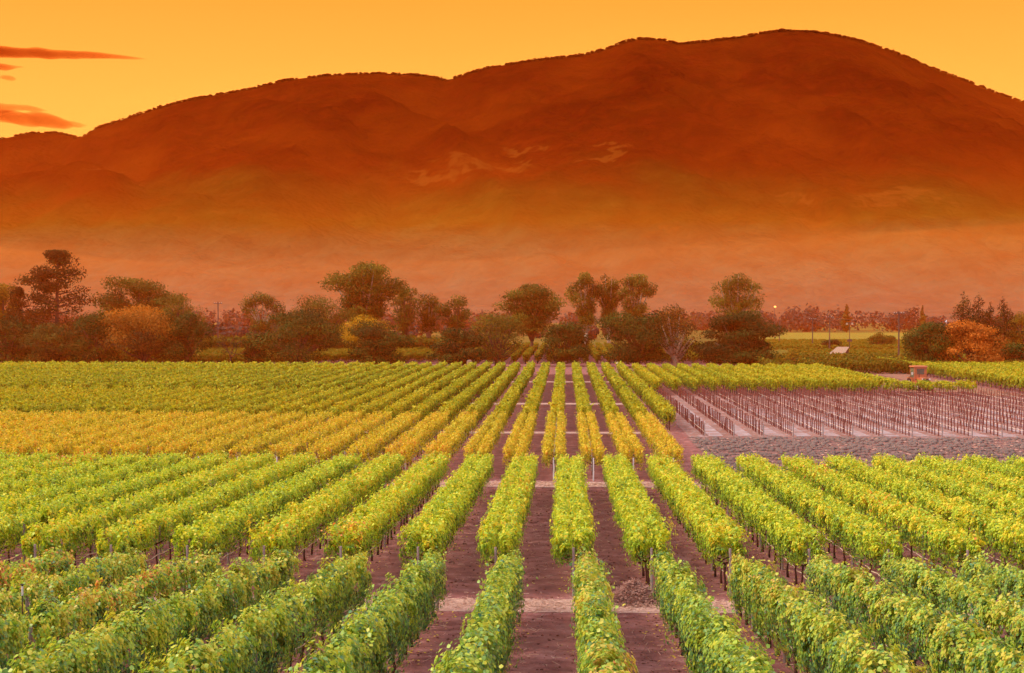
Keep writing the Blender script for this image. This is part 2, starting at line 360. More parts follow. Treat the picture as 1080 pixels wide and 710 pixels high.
# keep every slope point below the sight line to the ridge so the outline stays the ridge itself
el_r = (np.interp(Xm, rX, rZ) - CAM_Z) / YR
lim = CAM_Z + el_r * Ym * (.30 + .70 * np.clip(Tm, 0, 1)) - 2
Zm = np.where(Tm < 1, np.minimum(Zm, lim), Zm)
def mountain_material():
    m, nt, out = mat('wooded_mountainside'); p = pos(nt)
    v = nt.nodes.new('ShaderNodeTexVoronoi'); v.inputs['Scale'].default_value = .075; nt.links.new(p, v.inputs['Vector'])
    n1 = noise(nt, .02, 8, .65, p); n2 = noise(nt, .0035, 5, .6, p, .4)
    c = ramp(nt, [(.3, (.018, .0006, .0002)), (.5, (.042, .0012, .0003)), (.7, (.085, .005, .0008))], n1.outputs[0]).outputs[0]
    c = mixc(nt, ramp(nt, [(.45, 0), (.62, .55)], n2.outputs[0]).outputs[0], c, (.13, .016, .001))
    # haze fade painted into the lower slopes as ochre, with a ragged upper edge
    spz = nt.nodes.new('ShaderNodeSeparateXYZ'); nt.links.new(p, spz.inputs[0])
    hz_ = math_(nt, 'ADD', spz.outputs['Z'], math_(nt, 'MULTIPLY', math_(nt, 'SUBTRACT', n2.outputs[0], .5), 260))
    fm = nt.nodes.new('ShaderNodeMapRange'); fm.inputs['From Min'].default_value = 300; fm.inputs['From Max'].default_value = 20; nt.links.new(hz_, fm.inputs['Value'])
    fade_col = ramp(nt, [(.3, (.045, .052, .003)), (.5, (.075, .082, .005)), (.7, (.11, .11, .008))], n1.outputs[0]).outputs[0]
    c = mixc(nt, math_(nt, 'MULTIPLY', fm.outputs[0], .8), c, fade_col)
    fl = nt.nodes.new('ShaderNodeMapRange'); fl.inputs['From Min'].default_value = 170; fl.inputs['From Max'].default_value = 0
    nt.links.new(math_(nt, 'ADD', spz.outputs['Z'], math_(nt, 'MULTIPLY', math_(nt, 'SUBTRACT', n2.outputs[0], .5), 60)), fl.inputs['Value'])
    mist_col = ramp(nt, [(.3, (.035, .040, .036)), (.7, (.075, .080, .070))], n1.outputs[0]).outputs[0]  # grey of the mist at the mountain's foot, painted as ground colour
    c = mixc(nt, math_(nt, 'MULTIPLY', fl.outputs[0], .85), c, mist_col)
    # dry meadows: clearings with a shape of their own
    nd = noise(nt, .009, 5, .6, p); off = mixc(nt, 1.0, nd.outputs['Color'], (.5, .5, .5), 'SUBTRACT')
    vm = nt.nodes.new('ShaderNodeVectorMath'); vm.operation = 'SCALE'; vm.inputs['Scale'].default_value = 190; nt.links.new(off, vm.inputs[0])
    va = nt.nodes.new('ShaderNodeVectorMath'); va.operation = 'ADD'; nt.links.new(p, va.inputs[0]); nt.links.new(vm.outputs[0], va.inputs[1])
    sp = nt.nodes.new('ShaderNodeSeparateXYZ'); nt.links.new(va.outputs[0], sp.inputs[0])
    mask = None
    for px, py, wx, wy in MEAD:
        Ya = py_depth(px, py)
        cx, cz = X_at(px, Ya), z_at(py, Ya); rx, rz = wx / 2 / F * Ya, wy / 2 / F * Ya
        a = math_(nt, 'POWER', math_(nt, 'ABSOLUTE', math_(nt, 'DIVIDE', math_(nt, 'SUBTRACT', sp.outputs['X'], cx), rx)), 2)
        b = math_(nt, 'POWER', math_(nt, 'ABSOLUTE', math_(nt, 'DIVIDE', math_(nt, 'SUBTRACT', sp.outputs['Z'], cz), rz)), 2)
        dm = nt.nodes.new('ShaderNodeMapRange'); dm.inputs['From Min'].default_value = 1.6; dm.inputs['From Max'].default_value = .5; nt.links.new(math_(nt, 'ADD', a, b), dm.inputs['Value']); d = dm.outputs[0]
        mask = d if mask is None else math_(nt, 'MAXIMUM', mask, d)
    c = mixc(nt, math_(nt, 'MULTIPLY', mask, .42), c, (.22, .055, .006))
    hgt = math_(nt, 'ADD', math_(nt, 'MULTIPLY', v.outputs['Distance'], -1), n1.outputs[0])
    bsdf(nt, out, c, 1.0, 0.0, hgt, .7, 4.0); return m
def py_depth(px, py):
    """depth at which the mountain surface is seen at this point of the view"""
    for k in range(len(mt) - 6):
        Yk = Ym[k, 0]; x = X_at(px, Yk); z = np.interp(x, mxv, Zm[k])
        if z >= z_at(py, Yk): return float(Yk)
    return 3500.0
MEAD = [(455, 184, 62, 12), (500, 172, 60, 12), (535, 180, 55, 9), (555, 160, 40, 9), (640, 166, 44, 9), (845, 226, 34, 18), (830, 206, 22, 6), (955, 209, 90, 11), (920, 216, 50, 7), (125, 178, 20, 4), (690, 240, 60, 4)]
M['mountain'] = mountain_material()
nx = len(mxv); i = np.arange(len(mt) - 1)[:, None] * nx + np.arange(nx - 1)[None]
Fm = np.stack([i, i + 1, i + 1 + nx, i + nx], -1).reshape(-1, 4)
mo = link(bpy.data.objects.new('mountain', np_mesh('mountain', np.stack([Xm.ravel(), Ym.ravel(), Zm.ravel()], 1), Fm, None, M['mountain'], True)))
tag(mo, kind='structure')

# ------------------------------------------------------------------ haze: one closed body of even air over ground and slopes
def build_haze():
    hx = np.linspace(-4300, 4300, 87); hy = np.concatenate([[-90, 0, 300, 700, 1100], np.arange(1500, 4860, 105), [5100, 5500]])
    # running maximum of the slope height, then blurred, plus slow swells, so the air has no hard upper edge
    Yall = Ym[:, 0]
    def raw(x, y):
        best = 0
        if y > Y0m - 50 and abs(x) < 3700:
            for yy in (y - 90, y - 45, y, y + 45, y + 90):
                for dxx in (-60, 0, 60):
                    k = min(int(np.searchsorted(Yall, yy)), len(mt) - 1)
                    best = max(best, np.interp(np.clip(x + dxx, -3600, 3600), mxv, Zm[k]))
        return best
    base = np.array([[raw(x, y) for x in hx] for y in hy])
    sm = base.copy()
    for _ in range(4):
        p_ = np.pad(sm, 1, mode='edge'); sm = np.maximum(base, (p_[:-2, 1:-1] + p_[2:, 1:-1] + p_[1:-1, :-2] + p_[1:-1, 2:] + 2 * sm) / 6)
    HXg, HYg = np.meshgrid(hx, hy)
    swell = 22 * np.sin(HXg / 410 + 1.3 * np.sin(HYg / 300)) + 16 * np.sin(HXg / 170 + HYg / 230)
    up = np.clip((sm - 30) / 380, 0, 1)
    thick = np.interp(HYg, [0, 450, 1900], [36, 42, 108]) * (1 - up) + 32 * up
    T_ = sm + thick + swell * np.clip((HYg - 500) / 900, 0, 1) * (1 - up)
    T_ = np.maximum(T_, base + 26)
    T = T_
    nx, ny = len(hx), len(hy); V = []; Fc = []
    for j, y in enumerate(hy):
        for i_, x in enumerate(hx): V.append((x, y, T[j, i_]))
    n = len(V)
    for j in range(ny - 1):
        for i_ in range(nx - 1):
            a = j * nx + i_; Fc.append((a, a + 1, a + 1 + nx, a + nx))
    # floor and sides share the rim of the top
    rim = [i_ for i_ in range(nx)] + [j * nx + nx - 1 for j in range(1, ny)] + [(ny - 1) * nx + i_ for i_ in range(nx - 2, -1, -1)] + [j * nx for j in range(ny - 2, 0, -1)]
    for a in rim: V.append((V[a][0], V[a][1], -3.5))
    L = len(rim)
    for k in range(L): Fc.append((rim[k], n + k, n + (k + 1) % L, rim[(k + 1) % L]))
    Fc.append(tuple(n + k for k in range(L))[::-1])
    me = bpy.data.meshes.new('haze'); me.from_pydata(V, [], Fc); me.update()
    m, nt, out = mat('evening_haze')
    pv = nt.nodes.new('ShaderNodeVolumePrincipled')
    pv.inputs['Color'].default_value = HAZE_C
    pv.inputs['Absorption Color'].default_value = (1, 1, 1, 1)
    pv.inputs['Density'].default_value = HAZE_D; pv.inputs['Anisotropy'].default_value = .15
    nt.links.new(pv.outputs[0], out.inputs['Volume']); me.materials.append(m)
    tag(link(bpy.data.objects.new('haze', me)), kind='stuff')
HAZE_D, HAZE_C = .00042, (1.0, .145, .010, 1)
build_haze()

# ------------------------------------------------------------------ clouds, above and outside the haze
def cloud(px0, px1, pya, pyb, thick, Y, label, seed, dens):
    x0, x1 = X_at(px0, Y), X_at(px1, Y); za, zb = z_at(pya, Y), z_at(pyb, Y); th = thick / F * Y
    nU, nV = 60, 20; r_ = random.Random(seed); V = []
    for i_ in range(nU + 1):
        u = i_ / nU; s = math.sin(math.pi * min(max(u, .002), .998)) ** .7
        s *= 1 + .5 * mnoise.noise(Vector((u * 6, seed, 0))) + .2 * mnoise.noise(Vector((u * 19, seed, 3)))
        cz = za + (zb - za) * u + th * .35 * mnoise.noise(Vector((u * 3.2, seed + 5, 0)))
        for k in range(nV):
            a = 2 * math.pi * k / nV; w = 1 + .16 * mnoise.noise(Vector((u * 9, math.cos(a) * 1.5 + seed, math.sin(a) * 1.5)))
            V.append((x0 + (x1 - x0) * u, Y + math.cos(a) * th * 3 * s * w, cz + math.sin(a) * th * .5 * s * w))
    Fc = [(i_ * nV + k, i_ * nV + (k + 1) % nV, (i_ + 1) * nV + (k + 1) % nV, (i_ + 1) * nV + k) for i_ in range(nU) for k in range(nV)]
    Fc += [tuple(range(nV))[::-1], tuple(nU * nV + k for k in range(nV))]
    me = bpy.data.meshes.new('cloud'); me.from_pydata(V, [], Fc); me.polygons.foreach_set('use_smooth', [True] * len(Fc)); me.update()
    m, nt, out = mat('cloud_vapour')
    ab = nt.nodes.new('ShaderNodeVolumeAbsorption'); ab.inputs['Color'].default_value = (.62, .22, .03, 1); ab.inputs['Density'].default_value = dens
    s_ = nt.nodes.new('ShaderNodeVolumeScatter'); s_.inputs['Color'].default_value = (.9, .25, .03, 1); s_.inputs['Density'].default_value = dens * .06
    a_ = nt.nodes.new('ShaderNodeAddShader'); nt.links.new(ab.outputs[0], a_.inputs[0]); nt.links.new(s_.outputs[0], a_.inputs[1])
    nt.links.new(a_.outputs[0], out.inputs['Volume']); me.materials.append(m)
    o = link(bpy.data.objects.new('cloud', me)); tag(o, label, 'cloud')
cloud(-120, 156, 45, 60, 8, 9000, 'long dark red streak of cloud, uppermost in the orange sky', 1, .012)
cloud(-60, 27, 66, 68, 6, 9000, 'short dark streak of cloud just under the long uppermost one', 2, .011)
cloud(1, 18, 79, 80, 4.5, 9000, 'tiny faint orange wisp of cloud, smallest in the sky', 3, .007)
cloud(-90, 52, 106, 114, 9, 9000, 'orange cloud band just above the lowest streak over the ridge', 4, .005)
cloud(-60, 94, 112, 131, 14, 9100, 'lowest orange cloud tapering to a point above the left ridge', 5, .0045)

# ------------------------------------------------------------------ leaves
def leaf_quads(P, N, size, tint, folded=True):
    """one leaf per point: P centre, N outward direction; folded leaves are two quads on a midrib"""
    n = len(P)
    N = N + rng.normal(0, .55, N.shape); N /= np.linalg.norm(N, axis=1, keepdims=True)
    A = np.cross(N, rng.normal(0, 1, N.shape)); A /= np.linalg.norm(A, axis=1, keepdims=True) + 1e-9
    B = np.cross(N, A); s = (size * rng.uniform(.6, 1.25, n))[:, None]
    if folded:
        V = np.stack([P - A * s * .5, P - A * s * .12 + B * s * .52 + N * s * .10, P + A * s * .30 + B * s * .34 + N * s * .06,
                      P + A * s * .55, P + A * s * .30 - B * s * .34 + N * s * .06, P - A * s * .12 - B * s * .52 + N * s * .10], 1).reshape(-1, 3)
        b = np.arange(n)[:, None] * 6
        Fq = np.concatenate([b + [0, 3, 2, 1], b + [0, 5, 4, 3]], 0)
        return V, Fq, np.repeat(tint, 6)
    V = np.stack([P - A * s * .5, P + B * s * .42, P + A * s * .5, P - B * s * .42], 1).reshape(-1, 3)
    return V, np.arange(n)[:, None] * 4 + [0, 1, 2, 3], np.repeat(tint, 4)

def wob(t, seed, fmin, n=6):
    r2 = np.random.default_rng(seed); o = np.zeros_like(t)
    for k in range(n): o += np.sin(t * fmin * 1.75 ** k * r2.uniform(.8, 1.2) + r2.uniform(0, 6.28)) / (1.1 ** k)
    return o / 2.2
def canopy(L, y0, zb, zt, curtains, hw, per_m, size, tmean, tvar, seed, folded=True, shoots=6):
    """foliage of one vine row along +y from 0..L, following the ground from world y0"""
    n = int(L * per_m); nc = int(L * 17 * len(curtains)); c_ = rng.integers(0, nc, n)
    cly, clt = rng.uniform(-.2, L + .2, nc), rng.uniform(0, 2 * math.pi, nc)
    clo, cli, clc = rng.normal(0, .24, nc), rng.normal(0, .16, nc), rng.integers(0, len(curtains), nc)
    y = cly[c_] + rng.normal(0, .10, n); th = clt[c_] + rng.normal(0, .30, n)
    cu = clc[c_]; cx = np.asarray(curtains)[cu]; out_ = clo[c_]; ctint = cli[c_]
    sd = seed * 11 + cu * 3
    w1 = np.where(cu == 0, wob(y, seed * 11 + 1, 1.6), wob(y, seed * 11 + 4, 1.6))
    w2 = np.where(cu == 0, wob(y, seed * 11 + 2, 2.3), wob(y, seed * 11 + 5, 2.3))
    w3 = np.where(cu == 0, wob(y, seed * 11 + 3, 3.1), wob(y, seed * 11 + 6, 3.1))
    H = (zt - zb) * .5; cz = (zt + zb) * .5
    ct, st = np.cos(th), np.sin(th)
    e = .62
    ux = np.sign(ct) * np.abs(ct) ** e; uz = np.sign(st) * np.abs(st) ** e
    r = 1 - np.abs(rng.normal(0, .20, n)) + out_ + .14 * np.sin(y * 6.1 + th * 2 + seed + 2 * np.sin(y * 1.7)) * np.sin(y * 2.9 + th * 3 + cu) + .09 * np.sin(y * 14 - th * 5 + np.sin(y * 5)) 
    r = np.where(np.minimum(y, L - y) < .45, np.minimum(r, 1) * rng.uniform(0, 1, n) ** .4, r)
    endf = np.clip(np.minimum(y + .3, L + .3 - y) / .7, .25, 1) ** .5
    x = cx + hw * (1 + .22 * w1) * ux * r * endf + .07 * w2
    top = np.clip(uz, 0, 1) * H * (.26 * w3 + .14 * w2); bot = np.clip(-uz, 0, 1) * H * (.42 * w1 + .2 * w3)
    z = cz + H * uz * r * endf + top - bot + .04
    keep = rng.uniform(0, 1, n) < np.where(uz < -.5, .55, 1.0)
    if len(curtains) > 1:
        keep &= ~((np.abs(x + .06 * w1) < .07) & (rng.uniform(0, 1, n) < .5 + .3 * w2))
    P = np.stack([x, y, z], 1)[keep]; N = np.stack([ux / hw, .15 * rng.normal(0, 1, n), uz / H + .35], 1)[keep]
    tint = np.clip(tmean + tvar * .85 * rng.normal(0, 1, n) + ctint + .08 * w1 + .08 * w3 + .19 * uz, 0, .93)[keep]  # tint rises with height: younger leaves, plus backlit tips painted into the colour
    # shoots sticking out of the top and sides
    ns = int(L * shoots); sy = rng.uniform(0, L, ns); sx = np.asarray(curtains)[rng.integers(0, len(curtains), ns)] + rng.normal(0, hw * .5, ns)
    k = 5; a = np.linspace(0, 1, k)[None]
    lean = rng.normal(0, .45, (ns, 2)); ln = rng.uniform(.08, .42, ns)
    SX = (sx[:, None] + lean[:, :1] * ln[:, None] * a); SY = sy[:, None] + lean[:, 1:] * ln[:, None] * a
    SZ = zt - .12 + ln[:, None] * a * .9
    PS = np.stack([SX.ravel(), SY.ravel(), SZ.ravel()], 1) + rng.normal(0, .03, (ns * k, 3))
    P = np.concatenate([P, PS]); N = np.concatenate([N, rng.normal(0, 1, PS.shape) + [0, 0, .6]])
    tint = np.concatenate([tint, np.clip(tmean + .20 + tvar * rng.normal(0, 1, len(PS)), 0, .93)])
    late = rng.uniform(0, 1, len(tint)) < .006; tint[late] = rng.uniform(.93, 1, late.sum())
    P[:, 2] += prof(P[:, 1] + y0) - prof(y0)
    return leaf_quads(P, N, size, tint, folded)

NUM = ['first', 'second', 'third', 'fourth', 'fifth', 'sixth', 'seventh', 'eighth', 'ninth', 'tenth', 'eleventh', 'twelfth', 'thirteenth', 'fourteenth', 'fifteenth', 'sixteenth', 'seventeenth', 'eighteenth', 'nineteenth', 'twentieth']
TENS = {20: 'twenty', 30: 'thirty', 40: 'forty', 50: 'fifty', 60: 'sixty'}
def ordinal(n):
    if n <= 20: return NUM[n - 1]
    t, u = n // 10 * 10, n % 10
    return TENS[t][:-1] + 'ieth' if u == 0 else TENS[t] + '-' + NUM[u - 1]

# shared small parts
def trunk_mesh(h, seed, arms=0.0):
    r2 = random.Random(seed); b = MB()
    p = [(r2.uniform(-.02, .02), r2.uniform(-.02, .02), -.06)]
    for k in range(1, 6): p.append((p[-1][0] + r2.uniform(-.035, .035), p[-1][1] + r2.uniform(-.04, .04), h * k / 5))
    b.tube(p, [.055, .045, .038, .036, .036, .045], 6)
    top = p[-1]
    for s in (-1, 1):
        if arms: b.tube([top, (s * arms * .6, top[1], h + .10), (s * arms, top[1] + .1, h + .18), (s * arms, top[1] + .8, h + .2)], [.035, .028, .024, .015], 5)
        else: b.tube([top, (top[0], s * .3, h + .06), (0, s * .8, h + .10)], [.03, .025, .016], 5)
    return b.mesh('trunk', M['bark'], True)
def post_mesh(h, r=.05, m='post'):
    b = MB(); b.tube([(0, 0, -.15), (0.005, 0, h * .5), (0, .01, h), (0, .01, h + .004)], [r, r * .97, r * .93, r * .6], 8); return b.mesh('post', M[m], False)
def stake_mesh(h):
    b = MB(); b.tube([(0, 0, -.1), (0, 0, h)], .012, 4); return b.mesh('stake', M['darkmetal'])
TR_A = [trunk_mesh(.72, s) for s in range(4)]
TR_B = [trunk_mesh(.95, 10 + s, .42) for s in range(4)]
POST = post_mesh(1.70); POSTC = post_mesh(1.5, .05, 'palepost'); STAKE = stake_mesh(1.1)
def place(name, me, parent, loc, rz=0, s=1.0):
    o = bpy.data.objects.new(name, me); o.location = loc; o.rotation_euler = (0, 0, rz); o.scale = (s, s, s); return link(o, parent)
def hose_mesh(L, y0, h, m, x=.0, r=.012, seed=0):
    b = MB(); r2 = random.Random(seed); pts = []; k = int(L / .9)
    for j in range(k + 1):
        yy = L * j / k; pts.append((x + r2.uniform(-.015, .015), yy, h + (.0 if j % 2 == 0 else -.05) + r2.uniform(-.015, .015) + gz(y0 + yy) - gz(y0)))
    b.tube(pts, r, 4); return b.mesh('irrigation_hose', m)

def make_rows(block, rows, y0, y1, variants, trunks, tstep, post, posth, group, label, hose=None, wires=True):
    L = y1 - y0
    hm = hose_mesh(L, y0, .55, M['hose'], .05, .02, 5) if hose else None
    wm = None
    if wires:
        b = MB()
        for hgt in (trunks[1], trunks[1] + .45):
            b.tube([(0, yy, hgt + gz(y0 + yy) - gz(y0)) for yy in np.linspace(.2, L - .2, 12)], .004, 3)
        wm = b.mesh('wire', M['wire'])
    for k, x in enumerate(rows):
        e = empty('vine_row', (x, y0, gz(y0)))
        tag(e, label(k, x), 'vine row', group)
        c = place('canopy', variants[k % len(variants)], e, (0, 0, 0))
        if (k // len(variants)) % 2: c.scale = (-1, 1, 1)
        yy = .8 + random.uniform(0, .4)
        while yy < L - .3:
            z = gz(y0 + yy) - gz(y0)
            place('trunk', random.choice(trunks[0]), e, (random.uniform(-.04, .04), yy, z), random.choice((0, math.pi)) + random.uniform(-.1, .1), random.uniform(.93, 1.07))
            yy += tstep * random.uniform(.95, 1.05)
        place('end_post', post, e, (0, -.12, 0), 0, posth)
        place('end_post', post, e, (0, L + .12, gz(y1) - gz(y0)), 1, posth)
        yy = 6.0
        while yy < L - 3:
            place('post', post, e, (.0, yy, gz(y0 + yy) - gz(y0)), 0, posth * .98); yy += 6.2
        if hm: place('irrigation_hose', hm, e, (0, 0, 0))
        if wm: place('wire', wm, e, (0, 0, 0))

def side_label(x_list, ref, mid, tmpl):
    """labels by counting from the aisle nearest the picture's straight centre"""
    def f(k, x):
        d = int(round((x - x_list[ref]) / (x_list[1] - x_list[0])))
        if d == 0: return tmpl % mid
        return tmpl % (ordinal(abs(d)) + (' to the right' if d > 0 else ' to the left') + ' of ' + mid)
    return f

# block A, nearest, on the slope below the camera
sA = 2.45; xA0 = X_at(619, 46.5)
rowsA = [xA0 + sA * k for k in range(-9, 8)]
YA0, YA1 = 18.0, 46.4
varA = []
for s in range(5):
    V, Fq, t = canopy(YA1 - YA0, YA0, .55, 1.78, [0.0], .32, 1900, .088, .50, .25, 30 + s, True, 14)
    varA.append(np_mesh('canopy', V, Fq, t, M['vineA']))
def lab_front(k, x):
    d = k - 9
    if d == 0: return 'narrow green front block vine row ending just left of the straw heap'
    if d == 1: return 'narrow green front block vine row ending just right of the straw heap'
    if d < 0: return 'narrow green front block vine row, %s counted leftwards from the straw heap' % ordinal(1 - d)
    return 'narrow green front block vine row, %s counted rightwards from the straw heap' % ordinal(d)
make_rows('A', rowsA, YA0, YA1, varA, (TR_A, .75), 1.55, POST, .98, 'vine rows of the front block', lab_front, hose=True)

# block B, split canopies beyond the straw track
sB = 2.75; xB0 = X_at(605, 50.0)
rowsB = [xB0 + sB * k for k in range(-14, 12)]
YB0, YB1 = 50.2, 89.2
varB = []
for s in range(5):
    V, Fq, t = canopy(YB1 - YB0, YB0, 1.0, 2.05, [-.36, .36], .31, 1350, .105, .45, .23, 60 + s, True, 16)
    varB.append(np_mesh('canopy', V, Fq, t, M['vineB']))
def lab_B(k, x):
    d = k - 14
    if d == 0: return 'broad yellow-green vine row straight ahead of the camera, second block'
    return 'broad yellow-green second block vine row, %s %s of the straight centre row' % (ordinal(abs(d)), 'left' if d < 0 else 'right')
make_rows('B', rowsB, YB0, YB1, varB, (TR_B, .95), 1.7, POST, 1.0, 'vine rows of the second block', lab_B, hose=True)

# block C, autumn coloured
sC = 2.62; xC0 = X_at(584, 94.0)
rowsC = [xC0 + sC * k for k in range(-20, 4)]
YC0, YC1 = 93.6, 129.4
varC = []
for s in range(4):
    V, Fq, t = canopy(YC1 - YC0, YC0, .85, 1.95, [-.42, .42], .29, 640, .15, .42, .24, 90 + s, False, 8)
    varC.append(np_mesh('canopy', V, Fq, t, M['vineC']))
def lab_C(k, x):
    d = k - 20
    if d == 0: return 'golden autumn vine row nearest the middle of the third block'
    return 'golden autumn third block vine row, %s %s of its middle row' % (ordinal(abs(d)), 'left' if d < 0 else 'right')
make_rows('C', rowsC, YC0, YC1, varC, (TR_B, .95), 2.3, POSTC, 1.0, 'golden vine rows of the third block', lab_C, hose=True, wires=False)

# blocks D and E, far: one mesh per row, canopy and trunks
def far_variants(L, y0, n, per_m, size, tm, tv, seed, m, zt=1.95, cur=(-.28, .28), hw=.28):
    out = []
    for s in range(n):
        V, Fq, t = canopy(L, y0, .75, zt, list(cur), hw, per_m, size, tm, tv, seed + s, False, 4)
        ty = np.arange(.6, L, 2.2); nv = len(V); tv_, tf = [], []
        for yy in ty:
            b = len(tv_) + nv; zz = float(prof(y0 + yy) - prof(y0))
            for z in (-.05, 1.0):
                for a, c in ((-.045, -.045), (.045, -.045), (.045, .045), (-.045, .045)): tv_.append((a, yy + c, z + zz))
            for q in range(4): tf.append((b + q, b + (q + 1) % 4, b + 4 + (q + 1) % 4, b + 4 + q))
        V2 = np.concatenate([V, np.array(tv_)]); F2 = np.concatenate([Fq, np.array(tf)])
        out.append(np_mesh('vine_row', V2, F2, np.concatenate([t, np.full(len(tv_), .1)]), [m, M['bark']],
                           midx=np.concatenate([np.zeros(len(Fq)), np.ones(len(tf))])))
    return out
def far_rows(rows, y0, variants, group, lab):
    for k, x in enumerate(rows):
        o = bpy.data.objects.new('vine_row', variants[(k * 7) % len(variants)]); o.location = (x, y0, gz(y0))
        if k % 2: o.scale = (-1, 1, 1)
        link(o); tag(o, lab(k), 'vine row', group)
sD = 2.62; xD0 = X_at(584, 94.0)
def lr(k, k0): return 'left' if k < k0 else 'right'
def lab_far(text, k0):
    def f(k):
        if k == k0: return text + ', the straight middle one'
        return text + ', %s %s of its middle row' % (ordinal(abs(k - k0)), lr(k, k0))
    return f
rows = [xD0 + sD * k for k in range(-29, 5)]
far_rows(rows, 132.2, far_variants(38.4, 132.2, 4, 260, .26, .52, .20, 120, M['vineD']), 'green vine rows of the fourth block', lab_far('green fourth block vine row beyond the golden rows', 29))
rows = [xD0 + sD * k for k in range(-38, 5)]
far_rows(rows, 174.4, far_variants(51.2, 174.4, 4, 170, .34, .40, .18, 130, M['vineD']), 'green vine rows of the fifth block', lab_far('distant green fifth block vine row', 38))
rows = [xD0 + sD * k for k in range(-44, 5)]
far_rows(rows, 229.4, far_variants(26, 229.4, 3, 110, .42, .42, .18, 140, M['vineD']), 'distant vine rows just before the trees', lab_far('distant green vine row just before the trees', 46))
rows = [12.4 + sD * k for k in range(0, 13)]
far_rows(rows, 190.5, far_variants(62, 190.5, 4, 170, .32, .52, .18, 150, M['vineD']), 'vine rows behind the young vineyard', lambda k: 'yellow-green vine row behind the bare stakes, %s from the left' % ordinal(k + 1))
rows = [12.2 + sD * k for k in range(13, 17)]
far_rows(rows, 190.5, far_variants(7.5, 190.5, 2, 190, .30, .52, .18, 155, M['vineD'], 1.6), 'short vine rows in front of the tractor', lambda k: 'short yellow-green vine row before the tractor, %s from the left' % ordinal(k + 1))
rows = [63 + sD * k for k in range(0, 22)]
far_rows(rows, 190, far_variants(100, 190, 3, 130, .38, .50, .18, 160, M['vineD']), 'vine rows right of the field track', lambda k: 'yellow-green vine row right of the field track, %s from the track' % ordinal(k + 1))
rows = [xD0 + sD * k for k in range(-20, 16)]
far_rows(rows, 306, far_variants(120, 306, 3, 60, .55, .62, .16, 170, M['vineG']), 'vine rows beyond the line of trees', lab_far('far vine row beyond the line of trees', 20))
def stuff_rows(name, xr, y0, L, m, tm, seed, per=45, size=.65, zt=1.9):
    Vs, Fs, Ts = [], [], []; off = 0
    vv = [canopy(L, y0, .2, zt, [-.36, .36], .36, per, size, tm, .17, seed + q, False, 2) for q in range(3)]
    for k, x in enumerate(xr):
        V, Fq, t = vv[k % 3]; V = V + np.array([x, y0, gz(y0)]); Vs.append(V); Fs.append(Fq + off); Ts.append(t); off += len(V)
    tag(link(bpy.data.objects.new(name, np_mesh(name, np.concatenate(Vs), np.concatenate(Fs), np.concatenate(Ts), m))), kind='stuff')
M['vineF'] = leaf_mat('vine_leaves_dull', [(0, (.05, .05, .010)), (.5, (.12, .11, .012)), (1, (.25, .19, .015))], .7, .1)
stuff_rows('far_vineyard', [xD0 + sD * k for k in range(15, 50)], 258, 60, M['vineF'], .5, 180)
stuff_rows('far_vineyard', [xD0 + sD * k for k in range(-68, -20)], 300, 60, M['vineF'], .7, 190)
stuff_rows('far_vineyard', [62 + 3.2 * k for k in range(0, 42)], 346, 50, M['vineF'], .85, 197, 26, .6, 1.0)
stuff_rows('far_vineyard', [62 + 3.6 * k for k in range(0, 48)], 420, 110, M['vineF'], .95, 198, 20, .7, 1.2)
stuff_rows('far_undergrowth', [-20 - 3.1 * k for k in range(0, 30)], 362, 60, M['vineF'], .3, 195, 40, 1.0, 3.4)

# ------------------------------------------------------------------ young vineyard: bare stakes on pale ground
ST = []
for s in range(4):
    b = MB(); r2 = random.Random(s)
    b.tube([(0, 0, -.1), (r2.uniform(-.03, .03), r2.uniform(-.02, .02), 1.3)], .046, 5)
    b.tube([(.03, 0, -.05), (.05, .05, .4), (.02, .02, .8), (.0, .1, .95)], [.03, .025, .02, .01], 5)
    ST.append(b.mesh('stake', M['stakewood']))
hm = hose_mesh(62, 127.4, .45, M['hose'], .03, .022, 9)
wmY = MB(); wmY.tube([(0, yy, 1.0) for yy in np.linspace(0, 62, 20)], .006, 3); wmY = wmY.mesh('wire', M['wire'])
EPY = post_mesh(1.2, .055, 'post')
for k in range(0, 27):
    x = 12.4 + 2.62 * k
    L = 62
    e = empty('young_vine_row', (x, 127.4, gz(127.4)))
    tag(e, 'row of bare brown vineyard stakes, %s from the left edge' % ordinal(k + 1), 'vine row', 'staked rows of the young vineyard')
    place('end_post', EPY, e, (0, -.3, 0))
    yy = 1.0
    while yy < 62:
        place('stake', random.choice(ST), e, (random.uniform(-.05, .05), yy, 0), random.uniform(0, 6), random.uniform(.88, 1.08)); yy += 1.1 * random.uniform(.96, 1.04)
    place('irrigation_hose', hm, e, (0, 0, 0)); place('wire', wmY, e, (0, 0, 0))

M['pale'] = patch_material('pale_dusty_strip', (.26, .15, .13), (.40, .33, .36), (.54, .48, .50), .5, 1.5, .56)
for k in range(0, 19):
    x = 12.4 + 2.62 * k; sheet('pale_dust_strip', x + .45, x + 1.75, 127.6, 127.6 + random.uniform(26, 44), M['pale'], .04)
